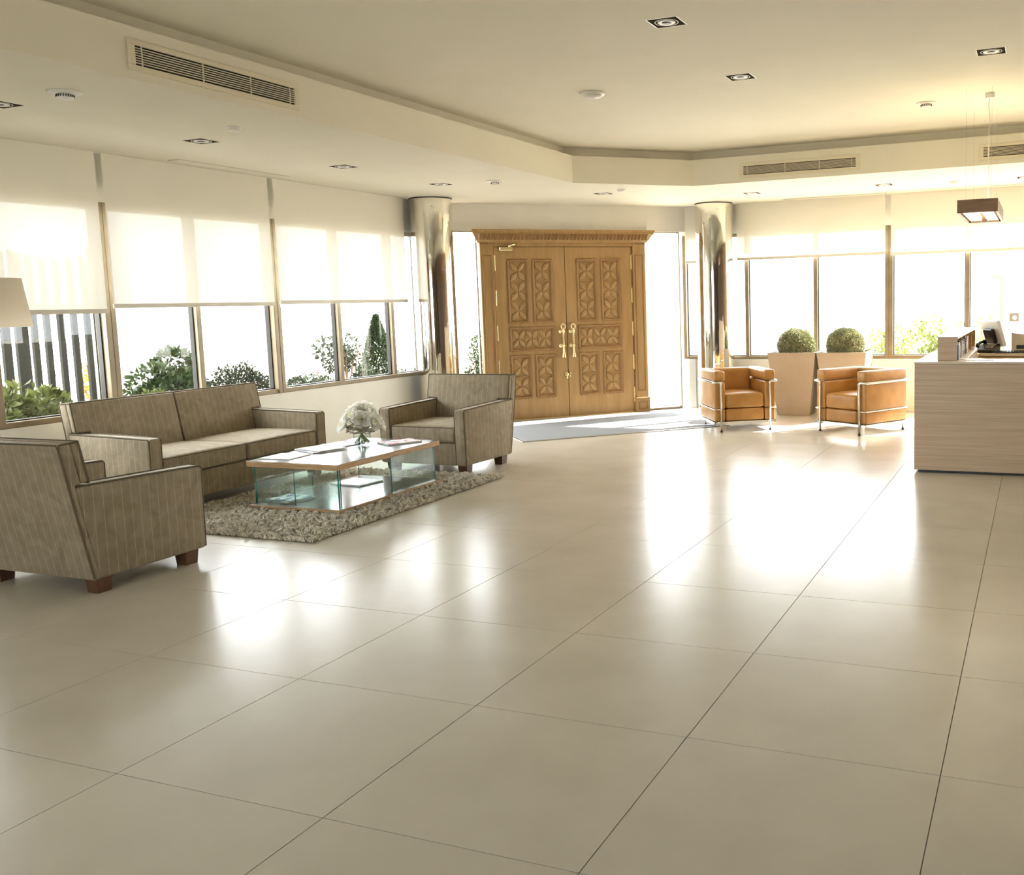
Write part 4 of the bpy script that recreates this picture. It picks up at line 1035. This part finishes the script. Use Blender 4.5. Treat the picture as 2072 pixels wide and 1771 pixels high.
# flush service hatches: thin shadow-gap frames
def hatch(loc, rz, w, d, label):
    t = empty('ceiling_hatch', loc, rz, label, 'hatch', 'flush ceiling hatches')
    q = MB(); q.bbox((-w/2, -d/2, -.008), (w/2, d/2, 0), .002); q.build('flap', M['ceil'], t)
    for a, c in (((-w/2 - .008, -d/2 - .008, -.003), (w/2 + .008, -d/2, 0)), ((-w/2 - .008, d/2, -.003), (w/2 + .008, d/2 + .008, 0)), ((-w/2 - .008, -d/2, -.003), (-w/2, d/2, 0)), ((w/2, -d/2, -.003), (w/2 + .008, d/2, 0))):
        q = MB(); q.box(a, c); q.build('shadow_gap', M['steel'], t)
hatch((-6.86, 6.95, ZC), R(90), 1.30, .11, 'narrow flush hatch in the low ceiling above the sofa windows')
hatch((-2.5, 12.70, ZC), 0, 1.30, .11, 'narrow flush hatch in the low ceiling above the planters')
hatch((.1, 12.70, ZC), 0, 1.30, .11, 'narrow flush hatch in the low ceiling behind the hanging lamp')

# air vents in the soffit face
def vent(loc, rz, w, h, label):
    t = empty('air_vent', loc, rz, label, 'vent', 'soffit air vents'); f = .032
    for a, c in (((-w/2, -.012, -h/2), (w/2, 0, -h/2 + f)), ((-w/2, -.012, h/2 - f), (w/2, 0, h/2)), ((-w/2, -.012, -h/2 + f), (-w/2 + f * 1.4, 0, h/2 - f)), ((w/2 - f * 1.4, -.012, -h/2 + f), (w/2, 0, h/2 - f))):
        q = MB(); q.bbox(a, c, .003); q.build('frame', M['vent'], t)
    iw, ih = w/2 - f * 1.4, h/2 - f
    q = MB(); q.add([(-iw, -.001, -ih), (iw, -.001, -ih), (iw, -.001, ih), (-iw, -.001, ih)], [(0, 1, 2, 3)]); q.build('dark_duct', M['dark'], t)
    n = 8; p = 2 * ih / n
    for k in range(1, n):
        z = -ih + p * k; q = MB(); q.box((-iw, -.010, z - .0026), (iw, -.002, z + .0026)); q.build('slat', M['vent'], t)
    for u in (-.93, -.24, .37, .93):
        q = MB(); q.box((iw * u - .0025, -.0112, -ih), (iw * u + .0025, -.003, ih)); q.build('divider', M['vent'], t)
vent((-4.72, 4.745, 2.945), R(90), 1.335, .172, 'slotted air vent in the soffit over the window band')
vent((-2.478, 10.60, 2.938), 0, 1.335, .158, 'slotted air vent in the soffit above the leather armchairs')
vent((.062, 10.60, 2.938), 0, 1.335, .158, 'slotted air vent in the soffit behind the hanging lamp cable')

# ================================================================ door mat
M['mat'] = noise_tint(mat('grey_mat', (.30, .31, .33), .95, spec=.1), (.26, .27, .29), (.36, .37, .39), 120, bump=.4, bdist=.003)
en = np.array((1, 1)) / S2; nn_ = np.array((1, -1)) / S2
c = en * 4.1 + nn_ * (-11.27)
mt = empty('door_mat', (c[0], c[1], 0), R(45), 'grey entrance mat in front of the carved door', 'mat')
q = MB(); q.bbox((-1.26, -.95, .0005), (1.26, .95, .009), .003); q.build('pile', M['mat'], mt)
for a, c_ in (((-1.29, -.98, .0005), (1.29, -.951, .008)), ((-1.29, .951, .0005), (1.29, .98, .008)), ((-1.29, -.95, .0005), (-1.261, .95, .008)), ((1.261, -.95, .0005), (1.29, .95, .008))):
    q = MB(); q.bbox(a, c_, .002); q.build('edge_strip', M['steel'], mt)

# ================================================================ floor lamp by the window
M['shade'] = thin_sheet('linen_shade', (.93, .88, .80), .55)
fl_ = empty('floor_lamp', (-6.53, 4.37, 0), label='lamp with a cream conical shade at the left picture edge', cat='lamp')
q = MB(); q.lathe([(0, 0), (.15, 0), (.15, .015), (.03, .025), (0, .026)], 32); q.build('base', M['steel'], fl_, smooth=True)
q = MB(); q.tube([(0, 0, .02), (0, 0, 1.5)], .012, 10); q.build('pole', M['steel'], fl_, smooth=True)
SHR = (.262, .218)
q = MB(); q.lathe([(SHR[0], 1.445), (SHR[1], 1.77), (SHR[1] - .004, 1.77), (SHR[0] - .004, 1.445)], 48, cap=False); q.build('shade', M['shade'], fl_, smooth=True)
q = MB()
for k in range(3):
    a = k * 2.094; q.tube([(0, 0, 1.50), (.215 * math.cos(a), .215 * math.sin(a), 1.56)], .003, 5)
q.build('shade_carrier', M['steel'], fl_)

# ================================================================ garden outside
M['slat'] = noise_tint(mat('gate_slat', (.015, .016, .012), .7, spec=.2), (.012, .013, .010), (.019, .02, .015), 5, (1, 1, .3))
gt = empty('slatted_gate', (-8.8, 0, -.02), label='dark gate of upright slats outside the left end of the window band', cat='gate')
sl_y = [(5.78, .065), (5.90, .065), (6.01, .075), (6.14, .115), (6.299, .053), (6.426, .054), (6.567, .055), (6.707, .056), (6.85, .053)]
for k, (y, w) in enumerate(sl_y):
    q = MB(); tp = 2.13 + .04 * math.sin(k * .8); q.prism([(y, .12), (y + w, .12), (y + w, tp - .05), (y, tp)], -.018, .018, 'x'); q.build('slat' if w < .1 else 'post', M['slat'], gt)
for z in (.62, 1.60):
    q = MB(); q.bbox((-.055, 5.7, z), (-.019, 7.06, z + .06), .003); q.build('rail', M['slat'], gt)
q = MB(); q.bbox((-.02, 6.944, .0), (.02, 7.055, 2.2), .004); q.build('end_post', M['slat'], gt)
q = MB(); q.bbox((-.012, 6.905, .1), (.012, 6.943, 2.1), .003); q.build('edge_strip', M['white'], gt)
for y in (5.95, 6.22, 6.50, 6.78):
    q = MB(); a = np.linspace(0, 2 * np.pi, 25)[:-1]; q.tube(np.stack([0 * a + .03, y + .05 * np.cos(a), 1.60 + .05 * np.sin(a)], 1), .006, 6, True); q.build('scroll_ring', M['white'], gt, smooth=True)

GL = {}
def leafmat(name, c1, c2):
    m = noise_tint(mat(name, c1, .5, spec=.35), c1, c2, 14, lo=.3, hi=.7); bs = bsdf(m)
    nt = m.node_tree; out = [n for n in nt.nodes if n.type == 'OUTPUT_MATERIAL'][0]
    tr = nd(m, 'ShaderNodeBsdfTranslucent'); mx = nd(m, 'ShaderNodeMixShader'); mx.inputs[0].default_value = .3
    rp = [n for n in nt.nodes if n.type == 'VALTORGB'][0]; lk(m, rp.outputs[0], tr.inputs[0])
    lk(m, bs.outputs[0], mx.inputs[1]); lk(m, tr.outputs[0], mx.inputs[2]); lk(m, mx.outputs[0], out.inputs[0]); return m
GL['olive'] = leafmat('leaf_olive', (.045, .06, .014), (.13, .15, .04)); GL['mid'] = leafmat('leaf_mid', (.012, .024, .007), (.042, .066, .02))
GL['dark'] = leafmat('leaf_dark', (.012, .022, .011), (.04, .06, .025)); GL['grey'] = leafmat('leaf_grey', (.012, .02, .011), (.038, .05, .028))
GL['sun'] = leafmat('leaf_yellow_green', (.05, .065, .014), (.15, .17, .045)); GL['red'] = leafmat('flower_red', (.45, .05, .05), (.6, .15, .12)); GL['lime'] = leafmat('leaf_lime', (.12, .16, .03), (.26, .30, .08)); GL['orange'] = leafmat('leaf_orange', (.35, .14, .02), (.45, .30, .04))  # first entry is a yellow-green leaf colour
def shrub(name, x, y, z0, z1, rx, ry, n, size, m, label, cat='shrub', shape='ball', seed=1, group=None, stems=6, extra=None, bare=0.0, aspect=.5):
    n = int(n * 2.6)
    t = empty(name, (x, y, -.02), label=label, cat=cat, group=group); rg = np.random.default_rng(seed)
    base = z0 + bare * (z1 - z0); h = (z1 - base) / 2
    if shape == 'cone':
        s_ = rg.uniform(0, 1, n) ** .8; a = rg.uniform(0, 6.283, n); rr = (1 - s_) ** .8 * rg.uniform(.7, 1.02, n)
        d = np.stack([np.cos(a), np.sin(a), 1.2 + 0 * a], 1); P = np.stack([rx * rr * np.cos(a), ry * rr * np.sin(a), base + s_ * 2 * h], 1)
    elif shape == 'round':
        d = sph(n, rg); P = d * (rg.uniform(.3, 1.0, n) ** .33)[:, None] * (rx, ry, h) * (1 + .07 * np.sin(9 * d[:, :1] + 5 * d[:, 1:2])) + (0, 0, base + h)
    else:
        k = 9; cs = sph(k, rg) * rg.uniform(.2, .62, k)[:, None]; ci = rg.integers(0, k, n); d = sph(n, rg)
        U = cs[ci] + d * (rg.uniform(.25, .48, k)[ci] * rg.uniform(.6, 1.0, n) ** .5)[:, None]
        P = U * (rx * 1.25, ry * 1.25, h * 1.1) + (0, 0, base + h)
    P[:, 2] = np.maximum(P[:, 2], .02)
    leaf_soup('foliage', P, d, size, m, t, .5, rg, aspect=aspect)
    q = MB()
    if shape == 'cone' or bare > .2: q.tube([(0, 0, 0), (.02, .01, base * .6 + .1), (0, 0, base + h)], [.03, .024, .012], 7)
    for k in range(stems):
        a = k * 6.283 / max(1, stems) + .4; q.tube([(.03 * math.cos(a), .03 * math.sin(a), max(0, base * .7 if bare else 0)), (.35 * rx * math.cos(a), .35 * ry * math.sin(a), base + h * .7), (.7 * rx * math.cos(a), .7 * ry * math.sin(a), base + h * (1.0 + .5 * math.sin(k * 2.1)))], [.014, .010, .004], 5)
    q.build('branches', M['bark'], t)
    if extra:
        m2, n2, s2 = extra; d = sph(n2, rg); P = d * (rx, ry, h) * .95 + (0, 0, base + h); leaf_soup('blossom', P, d, s2, m2, t, .6, rg, aspect=.9)
    return t
gg = 'shrubs in the bed outside the window band'
shrub('leafy_shrub', -7.78, 5.42, 0, 1.06, .30, .46, 800, .095, GL['sun'], 'yellow-green broad-leaved shrub in front of the slatted gate', seed=2, group=gg)
shrub('leafy_shrub', -7.85, 4.46, 0, .80, .25, .24, 700, .07, GL['olive'], 'lower olive shrub at the left window edge in front of the gate', seed=12, group=gg)
shrub('leafy_shrub', -8.95, 7.92, 0, 1.27, .38, .60, 1700, .085, GL['mid'], 'large dark green shrub behind the sofa back', seed=3, group=gg)
shrub('leafy_shrub', -7.95, 6.75, 0, .90, .22, .26, 700, .06, GL['olive'], 'small olive shrub beside the mullion behind the sofa', seed=13, group=gg)
shrub('round_shrub', -8.0, 7.98, 0, .965, .28, .46, 3200, .04, GL['grey'], 'rounded fine-leaved shrub outside between the sofa and the far armchair', shape='round', seed=4, group=gg)
shrub('leafy_shrub', -8.6, 9.62, 0, .98, .35, .42, 2200, .04, GL['grey'], 'grey-green shrub beside the wide mullion above the sofa arm', seed=5, group=gg)
shrub('flowering_shrub', -9.7, 10.95, 0, .70, .25, .4, 1600, .04, GL['mid'], 'low shrub with red flowers outside the third window', seed=6, group=gg, extra=(GL['red'], 160, .035))
shrub('young_tree', -8.95, 10.85, 0, 1.34, .28, .48, 420, .065, GL['grey'], 'thin young tree with sparse leaves outside the third window', 'tree', seed=7, bare=.42, stems=7)
shrub('cypress', -9.6, 12.42, 0, 1.42, .36, .44, 3600, .05, GL['dark'], 'dark conical cypress outside the window beside the column', 'tree', 'cone', seed=8)
shrub('leafy_shrub', -8.35, 10.55, 0, .86, .22, .30, 1400, .045, GL['grey'], 'leafy shrub at the foot of the cypress', seed=9, group=gg)
shrub('leafy_shrub', -9.0, 12.35, 0, .72, .2, .3, 1000, .045, GL['mid'], 'small shrub right of the cypress next to the column', seed=10, group=gg)
shrub('leafy_shrub', -9.9, 7.80, 0, 1.55, .3, .16, 400, .06, GL['orange'], 'orange and yellow autumn shrub beyond the gate post', seed=11, group=gg)
shrub('leafy_shrub', -9.6, 6.9, 0, .95, .4, .45, 900, .06, GL['mid'], 'green shrub seen between the gate slats', seed=15, group=gg, extra=(GL['red'], 60, .05))
shrub('leafy_shrub', -8.77, 14.0, 0, 1.12, .3, .22, 900, .05, GL['mid'], 'small bush seen through the narrow side light by the door', seed=16, group=gg)
gf = 'shrubs outside the windows behind the desk'
shrub('leafy_shrub', -2.25, 15.5, 0, 1.22, .42, .35, 500, .075, GL['lime'], 'pale sunlit shrub behind the wide mullion and planters', seed=21, group=gf)
shrub('leafy_shrub', -1.55, 16.4, 0, 1.34, .5, .3, 600, .075, GL['lime'], 'pale sunlit shrub rising above the desk shelf', seed=22, group=gf)
shrub('leafy_shrub', -.95, 15.3, 0, 1.25, .3, .3, 500, .07, GL['lime'], 'pale sunlit shrub behind the computer monitor', seed=23, group=gf)
# white framed glass porch outside and a small sign
M['frame_w'] = mat('pale_frame', (.17, .16, .11), .7, spec=.1)
po = empty('glass_porch', (-.72, 15.9, -.12), label='pale framed glass porch outside, behind the monitor', cat='porch')
for x in (-.12, .0, .16):
    q = MB(); q.bbox((x - .02, -.03, 0), (x + .02, .03, 1.85), .003); q.build('post', M['frame_w'], po)
q = MB(); q.bbox((-.14, -.035, 1.851), (.18, .035, 1.91), .003); q.build('lintel', M['frame_w'], po)
q = MB(); q.add([(-.10, 0, 0), (.14, 0, 0), (.14, 0, 1.85), (-.10, 0, 1.85)], [(0, 1, 2, 3)]); q.build('pane', M['pane'], po)
sg = empty('garden_sign', (-.36, 15.6, -.02), label='small brown sign on a post outside at the right picture edge', cat='sign')
q = MB(); q.tube([(0, 0, 0), (0, 0, 1.1)], .012, 8); q.build('post', M['white'], sg)
q = MB(); q.bbox((-.07, -.035, 1.10), (.07, -.014, 1.23), .004); q.build('board', mat('sign_brown', (.085, .065, .045), .8, spec=.1), sg)
q = MB(); q.lathe([(.03, -.0008), (.022, -.002), (.012, -.002), (.010, -.0008)], 20, (.01, -.0352, 1.16), axis='y', cap=False); q.build('emblem', M['white'], sg)
